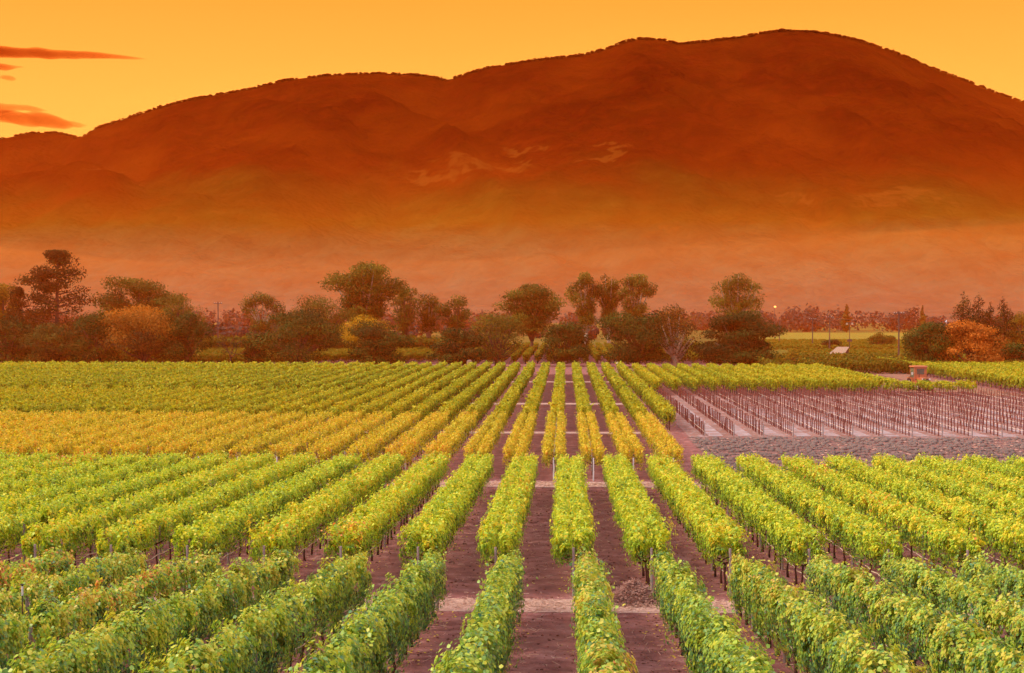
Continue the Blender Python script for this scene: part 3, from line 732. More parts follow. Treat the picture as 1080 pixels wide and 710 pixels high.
# ------------------------------------------------------------------ ground litter
def lump_field(name, n, x0, x1, y0, y1, smin, smax, m, dz=.0, flat=.6, kind='stuff'):
    base = np.array([(0, 0, 1), (.9, .1, .25), (.2, .9, .2), (-.85, .3, .3), (-.3, -.9, .2), (.6, -.6, .1), (0, 0, -.5)], float)
    fc = np.array([(0, 1, 2), (0, 2, 3), (0, 3, 4), (0, 4, 5), (0, 5, 1), (6, 2, 1), (6, 3, 2), (6, 4, 3), (6, 5, 4), (6, 1, 5)])
    x = rng.uniform(x0, x1, n); y = rng.uniform(y0, y1, n); s = smin + (smax - smin) * rng.uniform(0, 1, n) ** 3
    a = rng.uniform(0, 6.28, n); V = np.repeat(base[None], n, 0) * rng.uniform(.7, 1.3, (n, 7, 3))
    ca, sa = np.cos(a)[:, None], np.sin(a)[:, None]
    X = (V[..., 0] * ca - V[..., 1] * sa) * s[:, None] + x[:, None]; Y = (V[..., 0] * sa + V[..., 1] * ca) * s[:, None] + y[:, None]
    Z = V[..., 2] * s[:, None] * flat + ground_z(x, y)[:, None] + dz
    V = np.stack([X, Y, Z], -1).reshape(-1, 3); Fq = (np.arange(n)[:, None, None] * 7 + fc[None]).reshape(-1, 3)
    tag(link(bpy.data.objects.new(name, np_mesh(name, V, Fq, np.repeat(rng.uniform(0, 1, n), 7), m))), kind=kind)
def strand_field(name, pts, ln, w, m, kind='stuff'):
    n = len(pts); d = rng.normal(0, 1, (n, 3)); d[:, 2] = np.abs(d[:, 2]) * .25; d /= np.linalg.norm(d, axis=1, keepdims=True)
    s = np.cross(d, rng.normal(0, 1, (n, 3))); s /= np.linalg.norm(s, axis=1, keepdims=True)
    l = (ln * rng.uniform(.5, 1.3, n))[:, None]; V = np.stack([pts - d * l / 2 - s * w / 2, pts + d * l / 2 - s * w / 2, pts + d * l / 2 + s * w / 2, pts - d * l / 2 + s * w / 2], 1).reshape(-1, 3)
    return np_mesh(name, V, np.arange(n)[:, None] * 4 + [0, 1, 2, 3], np.repeat(rng.uniform(0, 1, n), 4), m)
lump_field('soil_clods', 15000, -22, 20, 14, 46.4, .01, .065, M['clod'])
lump_field('soil_clods', 14000, -30, 28, 49.5, 89.5, .015, .08, M['clod'])
lump_field('ploughed_lumps', 11000, 11, 60, 91.2, 126.3, .06, .46, M['stone'], .0, .6)
lump_field('dry_stubble_tufts', 2600, 11, 60, 91.2, 126.3, .06, .30, M['heap'], .02, .35)
def strawband(n, x0, x1, yc, yw, dz, ln=.22, w=.014):
    x = rng.uniform(x0, x1, n); y = yc + rng.normal(0, yw, n)
    z = ground_z(x, y) + dz + .05 * rng.uniform(0, 1, n) * (1 + .8 * np.sin(x * 2.1) * np.sin(x * .9 + 1))
    o = link(bpy.data.objects.new('loose_straw', strand_field('loose_straw', np.stack([x, y, z], 1), ln, w, M['straw'])))
    tag(o, kind='stuff')
strawband(16000, -24, 24, 47.9, .62, .03)
strawband(9000, -36, 10, 91.1, .55, .05, .3, .022)
strawband(5000, -22, 20, 30, 9, .02, .2, .012)
strawband(5000, -30, 28, 70, 12, .02, .25, .015)
# fallen leaves under the rows
def fallen(n, rows_, y0, y1, hw):
    xr = rng.choice(np.array(rows_), n) + rng.normal(0, hw, n); y = rng.uniform(y0, y1, n)
    P = np.stack([xr, y, ground_z(xr, y) + .03], 1); V, Fq, t = leaf_quads(P, np.tile([0, 0, 2.5], (n, 1)), .085, rng.uniform(.35, 1, n), False)
    tag(link(bpy.data.objects.new('fallen_leaves', np_mesh('fallen_leaves', V, Fq, t, M['vineC']))), kind='stuff')
fallen(5000, rowsA, YA0, YA1, .35); fallen(7000, rowsB, YB0, YB1, .5)
# straw heap on the track
hx = X_at(667, 48.3); e = empty('straw_heap', (hx, 48.3, gz(48.3))); e.scale = (1.15, 1.1, 1.15)
tag(e, 'brown heap of cut straw and prunings on the track', 'straw heap')
n = 5200; a = rng.uniform(0, 6.28, n); rr = np.sqrt(rng.uniform(0, 1, n)); hxv, hyv = rr * np.cos(a) * .85, rr * np.sin(a) * .6
hz = np.clip(.62 * np.exp(-((hxv - .0) ** 2 / .11 + hyv ** 2 / .12)) + .34 * np.exp(-((hxv - .42) ** 2 / .10 + hyv ** 2 / .1)) + .26 * np.exp(-((hxv + .42) ** 2 / .06 + hyv ** 2 / .1)), 0, 1) * rng.uniform(.75, 1.02, n)
link(bpy.data.objects.new('stalks', strand_field('stalks', np.stack([hxv, hyv, hz + .02], 1), .26, .018, M['heap'])), e)
b = MB(); nr, na = 9, 22
for i_ in range(nr):
    for k in range(na):
        r0, a0 = i_ / (nr - 1), 2 * math.pi * k / na; x_, y_ = r0 * math.cos(a0) * .85, r0 * math.sin(a0) * .6
        z_ = .60 * math.exp(-(x_ ** 2 / .11 + y_ ** 2 / .12)) + .32 * math.exp(-((x_ - .42) ** 2 / .10 + y_ ** 2 / .1)) + .24 * math.exp(-((x_ + .42) ** 2 / .06 + y_ ** 2 / .1))
        b.v.append((x_, y_, z_ * .93 - .03)); b.t.append(.5)
for i_ in range(nr - 1):
    for k in range(na): b.f.append((i_ * na + k, (i_ + 1) * na + k, (i_ + 1) * na + (k + 1) % na, i_ * na + (k + 1) % na)); b.m.append(0)
b.obj('heap_core', M['heap'], e, True)
# small straw heap further left on the track
hx2 = X_at(596, 48.0)

# ------------------------------------------------------------------ trees
def tree(px, Y, top, width, kind, label, leafm, seed, cat='tree', group=None, n=4200, ls=.42, bark='treebark', base_gap=.10, tmean=.45, density=1.0, stretch=.8):
    r2 = random.Random(seed); g = np.random.default_rng(seed)
    H = z_at(top, Y) - gz(Y); W = width / F * Y * (1.1 if kind != 'cone' else 1); x = X_at(px, Y)
    e = empty({'pine': 'pine_tree', 'cone': 'cypress_tree', 'bare': 'bare_tree', 'euca': 'eucalyptus_tree'}.get(kind, 'tree'), (x, Y, gz(Y)))
    tag(e, label, cat, group)
    tb = MB(); lobes = []
    if kind in ('round', 'maple'):
        nl = 46 if kind == 'round' else 46
        th = H * .14
        tb.tube([(0, 0, -.3), (.05 * W * .2, 0, th), (0, 0, H * .4)], [H * .05, H * .04, H * .025], 7)
        ctr = Vector((0, 0, H * (.5 + base_gap * .5))); rz_ = H * (.5 - base_gap * .5)
        for k in range(nl):
            d = Vector((r2.gauss(0, 1), r2.gauss(0, 1) * stretch, r2.gauss(0, 1))).normalized(); rad = r2.uniform(.35, .88)
            ua = r2.uniform(0, 6.283); uz_ = r2.uniform(-.98, 1); hr = (1 - abs(uz_) ** (2.0 if uz_ > 0 else 5.0)) ** .5
            p = Vector((math.cos(ua) * W * .5 * rad * hr, math.sin(ua) * stretch * W * .5 * rad * hr, ctr.z + uz_ * rz_ * (.93 if uz_ < 0 else max(rad, .6))))
            s = r2.uniform(.13, .26)
            rx_ = min(W * s * .95, W * .5 - abs(p.x) + W * .07)
            lobes.append((p, max(rx_, W * .07), max(H * s * .55, .4)))
            if k % 2 == 0: tb.tube([(0, 0, th * r2.uniform(.7, 1.6)), (p.x * .45, p.y * .45, p.z * .55), p], [H * .022, H * .014, H * .005], 5)
        for s in (-1, 1):
            tb.tube([(0, 0, th * .6), (s * W * .12, 0, H * .26), (s * W * .3, 0, H * .42)], [H * .028, H * .02, H * .01], 6)
    elif kind == 'euca':
        nlimb = 9 if W > H * .5 else 6
        tb.tube([(0, 0, -.3), (0, 0, H * .22)], [H * .026, H * .02], 7)
        for k in range(nlimb):
            f = (k + .5) / nlimb * 2 - 1; tx = f * W * .40 + r2.uniform(-.05, .05) * W; ty = r2.uniform(-.3, .3) * W
            tz = H * (1 - .22 * abs(f) ** 1.5 - r2.uniform(.02, .12))
            mid = (tx * .38, ty * .4, H * .5)
            tb.tube([(0, 0, H * .17), mid, (tx * .8, ty * .8, tz * .82), (tx, ty, tz)], [H * .017, H * .011, H * .006, H * .002], 5)
            lobes.append((Vector((tx, ty, tz - H * .06)), W * r2.uniform(.15, .21), H * .08))
            for q in range(8 if density > .7 else 5):
                t = r2.uniform(.1, .97); bx = tx * t + r2.uniform(-.12, .12) * W; bz = H * .30 + (tz - H * .30) * t + r2.uniform(-.03, .03) * H
                lobes.append((Vector((bx, ty * t + r2.uniform(-.1, .1) * W, bz)), W * r2.uniform(.10, .19), H * r2.uniform(.04, .09)))
                tb.tube([(tx * t * .85, ty * t, bz - H * .05), (bx, ty * t, bz)], [H * .005, H * .002], 4)
    elif kind == 'pine':
        tb.tube([(0, 0, -.3), (.0, 0, H * .5), (.02 * W, 0, H * .97)], [H * .025, H * .016, H * .005], 7)
        for k in range(90):
            u = .08 + .92 * r2.uniform(0, 1) ** 1.35; a = r2.uniform(0, 6.28); prof_r = (1 - u) ** .6 * .85 + .10 + (.06 if .75 < u < .9 else 0)
            rad = W * .5 * prof_r * r2.uniform(.4, 1.25); rad = min(rad, W * .5)
            p = Vector((math.cos(a) * rad, math.sin(a) * rad, H * u + r2.uniform(-.01, .03) * H)); k_ = min(1, (1.02 - p.z / H) * 5.5 + .12); p.x *= k_; p.y *= k_; p.z = min(p.z, H * .96)
            lobes.append((p, W * r2.uniform(.06, .12), H * r2.uniform(.03, .07)))
            lobes.append((p * .6 + Vector((0, 0, p.z * .38 - H * r2.uniform(-.03, .04))), W * r2.uniform(.07, .12), H * .055))
            tb.tube([(0, 0, p.z - rad * .2), p], [H * .007, H * .002], 4)
    elif kind == 'cone':
        tb.tube([(0, 0, -.3), (0, 0, H * .9)], [H * .02, H * .004], 6)
        for k in range(26):
            u = (k + .5) / 26; rad = W * .5 * min(1, (1 - u) * 1.7 + .06) * min(1, u * 5 + .4)
            a = r2.uniform(0, 6.28)
            lobes.append((Vector((math.cos(a) * rad * .4, math.sin(a) * rad * .4, H * (.05 + .92 * u))), rad * .72, H * .055))
    elif kind == 'bare':
        def branch(p, d, l, r, dep):
            q = p + d * l
            mid = p + d * l * .5 + Vector((r2.uniform(-.06, .06), r2.uniform(-.06, .06), 0)) * l
            tb.tube([p, mid, q], [r, r * .85, r * .65], 5 if dep > 2 else 4)
            if dep == 0: lobes.append((q, W * .035, W * .035)); return
            for _ in range(3 if dep > 2 else 2 + (dep % 2)):
                nd = (d + Vector((r2.gauss(0, .55) * W / H * 1.1, r2.gauss(0, .45), r2.gauss(.05, .30)))).normalized()
                branch(q, nd, l * r2.uniform(.62, .85), r * .62, dep - 1)
        branch(Vector((0, 0, -.2)), Vector((0, 0, 1)), H * .24, H * .026, 5)
    tb.obj('trunk', M[bark], e, True)
    if lobes and n:
        n = int(n * 2.0); ls = ls * .85
        P0 = np.array([l[0] for l in lobes]); rx_ = np.array([l[1] for l in lobes]); rz2 = np.array([l[2] for l in lobes])
        vol = rx_ * np.sqrt(rx_ * rz2); pr = vol / vol.sum()
        idx = g.choice(len(lobes), n, p=pr)
        d = g.normal(0, 1, (n, 3)); d /= np.linalg.norm(d, axis=1, keepdims=True)
        r = g.uniform(.2, 1.0, n) ** .5 * (1 + .22 * g.uniform(0, 1, n) ** 3)
        P = P0[idx] + d * r[:, None] * np.stack([rx_[idx], rx_[idx], rz2[idx]], 1)
        P[:, 2] = np.maximum(P[:, 2], H * .05)
        keep = P[:, 2] < H * 1.0
        lt = g.normal(0, .19, len(lobes))[idx] + tmean + g.normal(0, .07, n)
        if leafm in ('redgreen',): lt = lt + .55 * (P[:, 2] / H - .55)
        N = d + np.array([0, 0, .3]); P, N, lt = P[keep], N[keep], np.clip(lt[keep], 0, 1)
        V, Fq, t = leaf_quads(P, N, ls, lt, False)
        link(bpy.data.objects.new('crown', np_mesh('crown', V, Fq, t, M[leafm])), e)
    return e

T = tree
# rear trees
T(60, 352, 263, 98, 'pine', 'tall ragged dark pine towering over the trees at the left', 'conifer', 1, n=8500, ls=.6)
T(20, 352, 302, 40, 'pine', 'small dark pine between the tall pine and the left edge', 'conifer', 2, n=4200, ls=.55)
T(3, 362, 294, 36, 'euca', 'yellow-brown tree cut by the left edge behind the small pine', 'gold', 3, n=3200, tmean=.25, ls=.5)
T(148, 385, 289, 84, 'euca', 'broad brown flat-topped tree behind the orange-crowned tree', 'euca', 4, n=8500, ls=.6)
T(186, 350, 309, 52, 'round', 'yellow-green tree behind the orange-crowned tree, right side', 'olive', 5, n=4500, tmean=.75)
T(276, 400, 304, 46, 'euca', 'slender brown tree with two round heads left of the tall eucalyptus', 'euca', 6, n=2600, density=.5, ls=.5, bark='palebark')
T(340, 360, 311, 66, 'round', 'brown dense tree at the left foot of the tall eucalyptus', 'euca', 7, n=5500, tmean=.35)
T(383, 372, 271, 82, 'euca', 'tallest broad eucalyptus with pale limbs, left half of the view', 'euca', 8, n=10500, ls=.6, bark='palebark')
T(427, 400, 298, 34, 'euca', 'thin brown eucalyptus just right of the tallest one', 'euca', 9, n=2600, density=.5, ls=.5)
T(452, 404, 306, 38, 'euca', 'second thin eucalyptus right of the tallest one', 'euca', 10, n=2800, density=.5, ls=.5, bark='palebark')
T(480, 402, 310, 34, 'euca', 'third thin eucalyptus right of the tallest one, lopsided crown', 'euca', 11, n=2400, density=.5, ls=.5)
T(382, 318, 329, 50, 'round', 'golden tree showing behind the dark round tree', 'gold', 12, n=2600, tmean=.6)
T(561, 372, 297, 66, 'euca', 'wide round brown tree just left of the central aisle', 'euca', 13, n=8000, ls=.55, tmean=.4)
T(618, 415, 283, 36, 'euca', 'tall eucalyptus, left of the three behind the central aisle', 'euca', 14, n=4200, ls=.55, bark='palebark')
T(642, 420, 284, 30, 'euca', 'tall eucalyptus, middle of the three behind the central aisle', 'euca', 15, n=3400, ls=.55, bark='palebark')
T(670, 418, 285, 36, 'euca', 'tall eucalyptus, right of the three behind the central aisle', 'euca', 16, n=4000, ls=.55, bark='palebark')
T(776, 400, 285, 50, 'euca', 'tall round-headed eucalyptus standing behind the large dark tree', 'euca', 17, n=5600, ls=.5, tmean=.55, bark='palebark')
T(1016, 330, 307, 52, 'cone', 'broad dark cypress behind the orange tree, leftmost of the group', 'conifer', 18, n=3000, ls=.4)
T(1032, 334, 308, 48, 'cone', 'dark cypress second from the left behind the orange tree', 'conifer', 19, n=2800, ls=.4)
T(1045, 332, 318, 32, 'cone', 'short narrow cypress between taller ones', 'conifer', 20, n=2000, ls=.4)
T(1058, 328, 312, 38, 'cone', 'narrow pointed cypress standing apart on the right', 'conifer', 21, n=2400, ls=.4)
T(1080, 330, 324, 34, 'round', 'golden-brown tree cut by the right edge of the view', 'gold', 22, n=3200, tmean=.35)
T(926, 440, 350, 22, 'round', 'small yellow-green bush-like tree left of the utility pole', 'olive', 23, n=1600, tmean=.8, base_gap=0)
T(938, 446, 352, 18, 'round', 'lower yellow-green bush-like tree close to the utility pole', 'olive', 24, n=1400, tmean=.8, base_gap=0)
T(877, 430, 357, 19, 'round', 'small dark round bush in the field behind the shed', 'olive', 25, n=1400, tmean=.2, base_gap=0)
# front trees
T(8, 292, 333, 60, 'round', 'dark green tree at the left edge in the front line', 'dark', 31, n=5200)
T(54, 292, 340, 62, 'round', 'low olive-brown tree in front of the tall pine', 'olive', 32, n=5200, tmean=.4)
T(104, 292, 325, 54, 'round', 'dark green tree between the low olive tree and the orange-crowned one', 'dark', 33, n=5200)
T(152, 291, 319, 80, 'round', 'wide tree with orange upper crown and dark skirt', 'redgreen', 34, n=9500, tmean=.62)
T(196, 290, 321, 52, 'round', 'dark tree with olive top right of the orange-crowned one', 'dark', 35, n=5600, tmean=.5)
T(243, 289, 344, 46, 'bare', 'pale leafless tree with forked trunk in the gap on the left', 'olive', 36, n=350, ls=.3, bark='treebark')
T(270, 290, 347, 28, 'round', 'small dark tree tucked beside the large dark tree', 'dark', 37, n=2200)
T(313, 288, 326, 82, 'round', 'large dark tree with browned top, left of the round dark one', 'dark', 38, n=9500, tmean=.55)
T(397, 288, 338, 66, 'round', 'round dark tree in front of the golden one', 'dark', 39, n=7000)
T(484, 287, 346, 56, 'round', 'compact very dark tree right of the thin eucalyptus trees', 'dark', 40, n=5600, tmean=.3)
T(524, 292, 326, 62, 'maple', 'open brown tree left of the central aisle', 'olive', 41, n=3600, tmean=.6, ls=.36)
T(593, 296, 339, 54, 'round', 'dark tree standing over the central aisle', 'dark', 42, n=5600)
T(672, 290, 325, 84, 'round', 'wide dark tree just right of the central aisle', 'dark', 43, n=9500, tmean=.4)
T(712, 288, 315, 52, 'maple', 'thin reddish-brown tree with pale trunk beside the wide dark tree', 'redgreen', 44, n=3000, tmean=.35, ls=.34, bark='palebark')
T(781, 286, 325, 80, 'round', 'large very dark round tree right of the aisle', 'dark', 145, n=15000, tmean=.2, ls=.45)
T(838, 268, 364, 36, 'bare', 'small bare yellowish tree right of the large dark round tree', 'gold', 46, n=500, ls=.25)
T(984, 268, 335, 50, 'round', 'dark green tree beside the orange tree near the tractor', 'dark', 47, n=5600, tmean=.5)
T(1024, 266, 336, 62, 'maple', 'bright orange autumn tree on the right', 'orange', 48, n=7000, tmean=.40, base_gap=.05)
T(1070, 272, 362, 44, 'round', 'low dark green tree at the right edge', 'dark', 49, n=3600, tmean=.5, base_gap=0)

# far woods beyond the fields, and trees along the mountain ridge
def wood(name, items, n_each, ls, m):
    Vs, Fs, Ts = [], [], []; off = 0
    for (x, y, z0, w, h) in items:
        k = n_each; d = rng.normal(0, 1, (k, 3)); d /= np.linalg.norm(d, axis=1, keepdims=True)
        r = rng.uniform(.55, 1, k)[:, None]
        P = np.array([x, y, z0 + h * .5]) + d * r * np.array([w / 2, w / 2, h * .5]) * (1 + .15 * np.sin(d[:, :1] * 7 + x))
        V, Fq, t = leaf_quads(P, d + [0, 0, .2], ls, rng.uniform(0, 1, k), False)
        Vs.append(V); Fs.append(Fq + off); Ts.append(t); off += len(V)
    return tag(link(bpy.data.objects.new(name, np_mesh(name, np.concatenate(Vs), np.concatenate(Fs), np.concatenate(Ts), m))), kind='stuff')
M['farwood'] = leaf_mat('far_wood_leaves', [(0, (.018, .024, .022)), (.6, (.04, .05, .042)), (1, (.07, .08, .06))], .9, .05, .2)
items = []
for k in range(190):
    px = random.uniform(-60, 1140); Y = random.uniform(820, 950)
    hgt = random.uniform(8, 14)
    if 815 < px < 965: hgt = random.uniform(11, 17) * (1 if px > 830 else .7)
    elif px > 965: hgt *= .8
    elif 200 < px < 265: hgt = random.uniform(12, 16)
    items.append((X_at(px, Y), Y, -.5, random.uniform(9, 17), hgt))
for k in range(110):
    px = random.choice((random.uniform(-60, 745), random.uniform(985, 1140), random.uniform(180, 330))); Y = random.uniform(520, 700)
    items.append((X_at(px, Y), Y, -.5, random.uniform(6, 12), random.uniform(4, 8)))
wood('far_wood', items, 170, 2.0, M['farwood'])
items = []
for k in range(900):
    px = random.uniform(-80, 1160); Y = YR - random.uniform(0, 12); x = X_at(px, Y)
    tall = 1.0 if not (92 < px < 200 or 455 < px < 640) else 1.7
    h = random.uniform(4, 8) * (tall if random.random() < .35 else 1)
    items.append((x, Y, np.interp(x, rX, rZ) - h * .6, random.uniform(7, 15) if h < 12 else random.uniform(6, 9), h))
M['ridgewood'] = leaf_mat('ridge_wood_leaves', [(0, (.022, .0008, .0002)), (1, (.05, .002, .0004))], 1, 0, .1)
wood('ridge_wood', items, 40, 4.0, M['ridgewood'])
px = 973; Y = 800
T(973, 800, 322, 8, 'cone', 'single narrow pointed tree far off beyond the fields', 'olive', 60, n=500, ls=1.4)
T(893, 810, 320, 12, 'cone', 'pointed far tree rising out of the distant wood', 'olive', 61, n=500, ls=1.4)

# ------------------------------------------------------------------ tractor
def make_tractor(px, Y, rz):
    e = empty('tractor', (X_at(px, Y), Y, gz(Y)), rz); e.scale = (1.2, 1.2, 1.32)
    tag(e, 'orange tractor with glazed cab parked between vine rows on the right', 'tractor')
    # hood faces the camera (-y)
    b = MB(); b.box((0, -.55, 1.05), (1.05, 2.0, .75), 0, 0, .5, .93); b.box((0, .3, .85), (1.5, 1.5, .5)); b.box((0, -1.45, .72), (1.25, .28, .38)); b.obj('body', M['tractor'], e)
    b = MB()
    for k in range(5): b.box((0, -1.565, .86 + k * .10), (.7, .03, .05))
    b.box((0, -1.56, 1.06), (.82, .02, .56)); b.obj('grille', M['darkmetal'], e)
    for s in (-1, 1):
        b = MB(); b.tube([(s * .43, -1.55, 1.30), (s * .43, -1.60, 1.30)], .09, 10); b.obj('headlight', M['white'], e)
        b = MB(); b.box((s * .93, .75, 1.35), (.42, 1.35, .10)); b.box((s * .93, .12, 1.12), (.42, .10, .5)); b.obj('fender', M['tractor'], e)
    cab = MB()
    for sx in (-.72, .72):
        for yy in (.15, 1.45): cab.box((sx, yy, 1.85), (.09, .09, 1.35))
    for yy in (.15, 1.45):
        cab.box((0, yy, 1.52), (1.35, .06, .46)); cab.box((0, yy, 2.44), (1.35, .06, .20))
        for sx in (-.56, .56): cab.box((sx, yy, 2.05), (.25, .055, .6))
    cab = cab.obj('cab', M['tractor'], e)
    b = MB(); b.box((0, .8, 2.60), (1.72, 1.65, .14), taper=.93); b.obj('roof', M['tractor'], cab)
    for yy, ww in ((.08, .86), (1.52, .86)):
        b = MB(); b.box((0, yy, 2.05), (ww, .03, .58)); b.obj('window', M['glass'], cab)
    for sx in (-.73, .73): b = MB(); b.box((sx, .8, 1.88), (.02, 1.2, 1.04)); b.obj('window', M['glass'], cab)
    b = MB(); b.tube([(-.42, -.5, 1.4), (-.42, -.5, 2.2), (-.42, -.58, 2.32)], .045, 8); b.obj('exhaust_pipe', M['darkmetal'], e)
    for sx, yy, r, w in ((-.93, .85, .72, .42), (.93, .85, .72, .42), (-.72, -1.0, .46, .28), (.72, -1.0, .46, .28)):
        b = MB(); nseg = 24
        prof_ = [(-w / 2, r * .6), (-w / 2, r * .93), (-w * .38, r), (w * .38, r), (w / 2, r * .93), (w / 2, r * .6)]
        vs = [(sx + a, yy + math.cos(2 * math.pi * k / nseg) * q, r + math.sin(2 * math.pi * k / nseg) * q) for k in range(nseg) for a, q in prof_]
        n6 = len(prof_); fs = [(k * n6 + j, k * n6 + (j + 1) % n6, ((k + 1) % nseg) * n6 + (j + 1) % n6, ((k + 1) % nseg) * n6 + j) for k in range(nseg) for j in range(n6)]
        b.add(vs, fs)
        for k in range(nseg):   # lugs
            a0 = 2 * math.pi * k / nseg; b.box((sx, yy + math.cos(a0) * r * 1.005, r + math.sin(a0) * r * 1.005), (w * .8, .05, .05))
        wh = b.obj('wheel', M['tyre'], e)
        b = MB(); b.tube([(sx - w * .36, yy, r), (sx + w * .36, yy, r)], r * .61, 18); b.tube([(sx - w * .5, yy, r), (sx + w * .5, yy, r)], r * .2, 10); b.obj('rim', M['rim'], wh)
    b = MB(); b.tube([(-.95, .05, 1.9), (-1.05, -.02, 1.95)], .02, 5); b.box((-1.08, -.04, 1.85), (.16, .03, .28)); b.tube([(-.72, .12, 1.9), (-.97, .05, 1.9)], .015, 5); b.obj('mirror', M['white'], cab)
make_tractor(971.5, 204, R(8))

# ------------------------------------------------------------------ poles, wires, lamp, shed, small things
def pole(px, Y, top, label, arms=1, lean=0):
    H = z_at(top, Y); e = empty('utility_pole', (X_at(px, Y), Y, 0)); tag(e, label, 'utility pole', 'utility poles across the fields')
    b = MB(); b.tube([(0, 0, -.5), (lean, 0, H)], [.19, .12], 8); b.obj('pole', M['pole'], e)
    for k in range(arms):
        z = H - .5 - k * .9
        b = MB(); b.box((lean, -.16, z), (2.3, .12, .14)); ar = b.obj('crossarm', M['pole'], e)
        for q in (-1.0, -.45, .45, 1.0):
            b = MB(); b.tube([(lean + q, -.16, z + .05), (lean + q, -.16, z + .26)], [.05, .035], 6); b.obj('insulator', M['white'], ar)
    return Vector((X_at(px, Y) + lean, Y, H - .35))
P1 = pole(822, 490, 339, 'short leaning utility pole just right of the large dark round tree', 0)
P2 = pole(857, 455, 335, 'faint utility pole between the short one and the shed')
P3 = pole(875, 416, 333, 'utility pole standing at the left end of the shed roof')
P5 = pole(948, 300, 328, 'tall dark utility pole left of the dark green tree, nearest of all')
P6 = pole(230, 385, 318, 'lone utility pole in the gap behind the leafless tree', 1)
# pole with two lamp heads
e = empty('lamp_pole', (X_at(896, 410), 410, 0)); tag(e, 'slim pole carrying two pale lamp heads beside the shed', 'lamp pole')
H = z_at(340, 410)
b = MB(); b.tube([(0, 0, -.4), (0, 0, H)], [.12, .08], 8); b.tube([(-.9, 0, H - .1), (.9, 0, H - .1)], .05, 6); b.obj('pole', M['pole'], e)
for s in (-1, 1):
    b = MB(); b.box((s * .75, -.1, H - .4), (.6, .35, .5), taper=.7); b.obj('lamp_head', M['palebark'], e)
b = MB(); b.box((0, -.2, 3.2), (1.3, .3, .7)); b.obj('service_box', M['pole'], e)
def span(a, c, label):
    b = MB(); pts = []
    for q in (-1.0, 1.0):
        pts = [a.lerp(c, t) + Vector((q, 0, -1.4 * 4 * t * (1 - t) + .2)) for t in np.linspace(0, 1, 14)]
        b.tube(pts, .018, 3)
    tag(b.obj('overhead_wire', M['darkmetal']), label, 'wire', 'overhead wires between the poles')
span(P1, P2, 'sagging wires from the short leaning pole to the faint pole')
span(P2, P3, 'sagging wires between the faint pole and the pole by the shed')
span(P3, P5, 'long sagging wires from the shed pole to the nearest dark pole')
# floodlight with a warm glow
e = empty('street_lamp', (X_at(817, 600), 600, 0)); tag(e, 'tall distant lamp shining bright orange above the far wood', 'street lamp')
H = z_at(323, 600)
b = MB(); b.tube([(0, 0, -.5), (0, 0, H + .3)], [.16, .09], 8); b.tube([(0, 0, H + .3), (0, -.9, H + .45)], .05, 6); b.obj('pole', M['pole'], e)
b = MB(); b.box((0, -1.0, H + .30), (.7, .9, .2), taper=.7); lh = b.obj('lamp_shade', M['darkmetal'], e)
b = MB()
vs = []
for i_ in range(7):
    for k in range(12):
        a, c = math.pi * i_ / 6, 2 * math.pi * k / 12
        vs.append((math.sin(a) * math.cos(c) * .5, -1.05 + math.sin(a) * math.sin(c) * .5, H - .25 + math.cos(a) * .42))
b.add(vs, [(i_ * 12 + k, i_ * 12 + (k + 1) % 12, (i_ + 1) * 12 + (k + 1) % 12, (i_ + 1) * 12 + k) for i_ in range(6) for k in range(12)])
b.obj('bulb', M['glow'], lh)
# low shed with a pale roof
Ys = 340; e = empty('shed', (X_at(884, Ys), Ys, 0)); tag(e, 'low open shed with a sloping pale sheet roof in the fields', 'shed')
b = MB(); w = 21 / F * Ys; zb, zt_ = z_at(373.5, Ys), z_at(365.5, Ys + 6)
b.add([(-w * .55, -1, zb), (w * .25, -1, zb), (w * .75, 5, zt_), (w * .15, 5, zt_), (-w * .55, -1, zb - .12), (w * .25, -1, zb - .12), (w * .75, 5, zt_ - .12), (w * .15, 5, zt_ - .12)],
      [(0, 1, 2, 3), (7, 6, 5, 4), (0, 4, 5, 1), (1, 5, 6, 2), (2, 6, 7, 3), (3, 7, 4, 0)]); b.obj('roof', M['roofpale'], e)
for x_, y_, z_ in ((-w * .5, -.8, zb), (w * .24, -.8, zb), (w * .7, 4.8, zt_), (w * .18, 4.8, zt_)):
    b = MB(); b.box((x_, y_, (z_ - .2) / 2), (.15, .15, z_ - .16)); b.obj('support_post', M['pole'], e)
b = MB(); b.box((w * .43, 4.9, (zt_ - .25) / 2), (w * .5, .1, zt_ - .25)); b.obj('wall', M['wallbrown'], e)
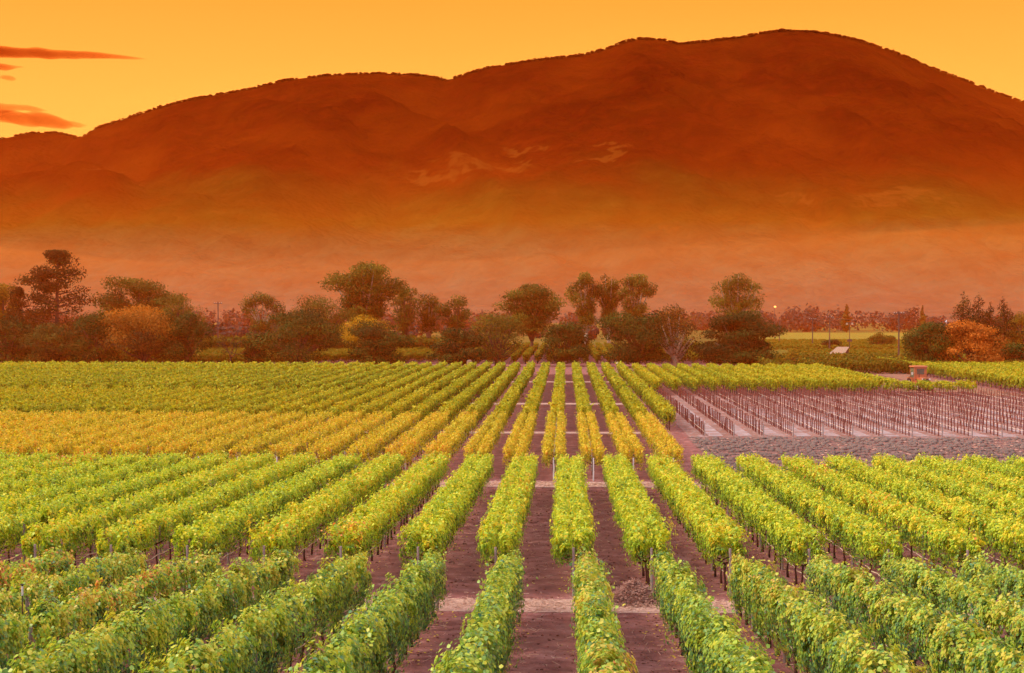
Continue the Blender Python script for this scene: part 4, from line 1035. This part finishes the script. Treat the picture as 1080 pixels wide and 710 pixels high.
# far white farm buildings
for px, Y, w, h, lab in ((508, 1250, 8, 3.2, 'tiny white farm building on the far valley edge, left of the aisle'), (992, 1300, 10, 3, 'small bluish roof far off under the mountain')):
    z0 = 0 if Y < 1490 else 0
    e = empty('farm_building', (X_at(px, Y), Y, z0)); tag(e, lab, 'building', 'far farm buildings')
    W_ = w; b = MB(); b.box((0, 0, h / 2), (W_, 5, h)); b.obj('wall', M['white'], e)
    b = MB(); b.add([(-W_ / 2 - .3, -2.8, h), (W_ / 2 + .3, -2.8, h), (W_ / 2 + .3, 2.8, h), (-W_ / 2 - .3, 2.8, h), (-W_ / 2 - .3, 0, h + 1.5), (W_ / 2 + .3, 0, h + 1.5)],
                    [(0, 1, 5, 4), (2, 3, 4, 5), (1, 2, 5), (3, 0, 4), (3, 2, 1, 0)]); b.obj('roof', M['palepost'], e)
    b = MB(); b.box((W_ * .2, -2.53, h * .4), (1.0, .06, h * .7)); b.obj('door', M['wallbrown'], e)
# standpipe by the row ends, right of the aisle
e = empty('standpipe', (X_at(652, 262), 262, 0)); tag(e, 'pale concrete standpipe among the rows right of the central aisle', 'standpipe')
b = MB(); b.tube([(0, 0, -.2), (0, 0, 1.75)], [.36, .32], 14); b.obj('pipe', M['palebark'], e)
b = MB(); b.tube([(0, 0, 1.75), (0, 0, 1.93)], [.40, .36], 14); b.obj('cap', M['white'], e)
e = empty('water_tank', (X_at(495, 284), 284, 0)); tag(e, 'small white tank under the compact very dark tree', 'water tank')
b = MB(); b.tube([(0, 0, .2), (0, 0, 1.5), (0, 0, 1.7)], [.55, .55, .3], 12); b.obj('tank', M['palebark'], e)
b = MB(); b.box((0, 0, .1), (1.2, 1.2, .2)); b.obj('base', M['wallbrown'], e)
# sprinkler risers in the front block
def riser(px, py, Y, label):
    x = X_at(px, Y); H = z_at(py, Y) - gz(Y); e = empty('sprinkler_riser', (x, Y, gz(Y)))
    tag(e, label, 'sprinkler', 'sprinkler risers in the front block')
    b = MB(); b.tube([(0, 0, -.05), (0, 0, H - .28)], .013, 6); b.obj('pipe', M['darkmetal'], e)
    b = MB(); b.tube([(0, 0, H - .28), (0, 0, H - .05)], .024, 8); hd = b.obj('sleeve', M['palepost'], e)
    b = MB(); b.tube([(0, 0, H - .05), (0, 0, H)], [.02, .03], 8); b.tube([(-.05, 0, H - .01), (.05, 0, H - .01)], .012, 5); b.obj('nozzle', M['black'], e)
riser(749.5, 647, 34.0, 'white sprinkler riser with black nozzle, the lower one near the straw heap')
riser(727, 629, 38.0, 'white sprinkler riser in the vine row just right of the straw heap')
riser(22, 621, 34.5, 'sprinkler riser with white sleeve by the left edge in the front rows')
riser(88, 603, 45.0, 'sprinkler riser with white sleeve between rows near the left posts')
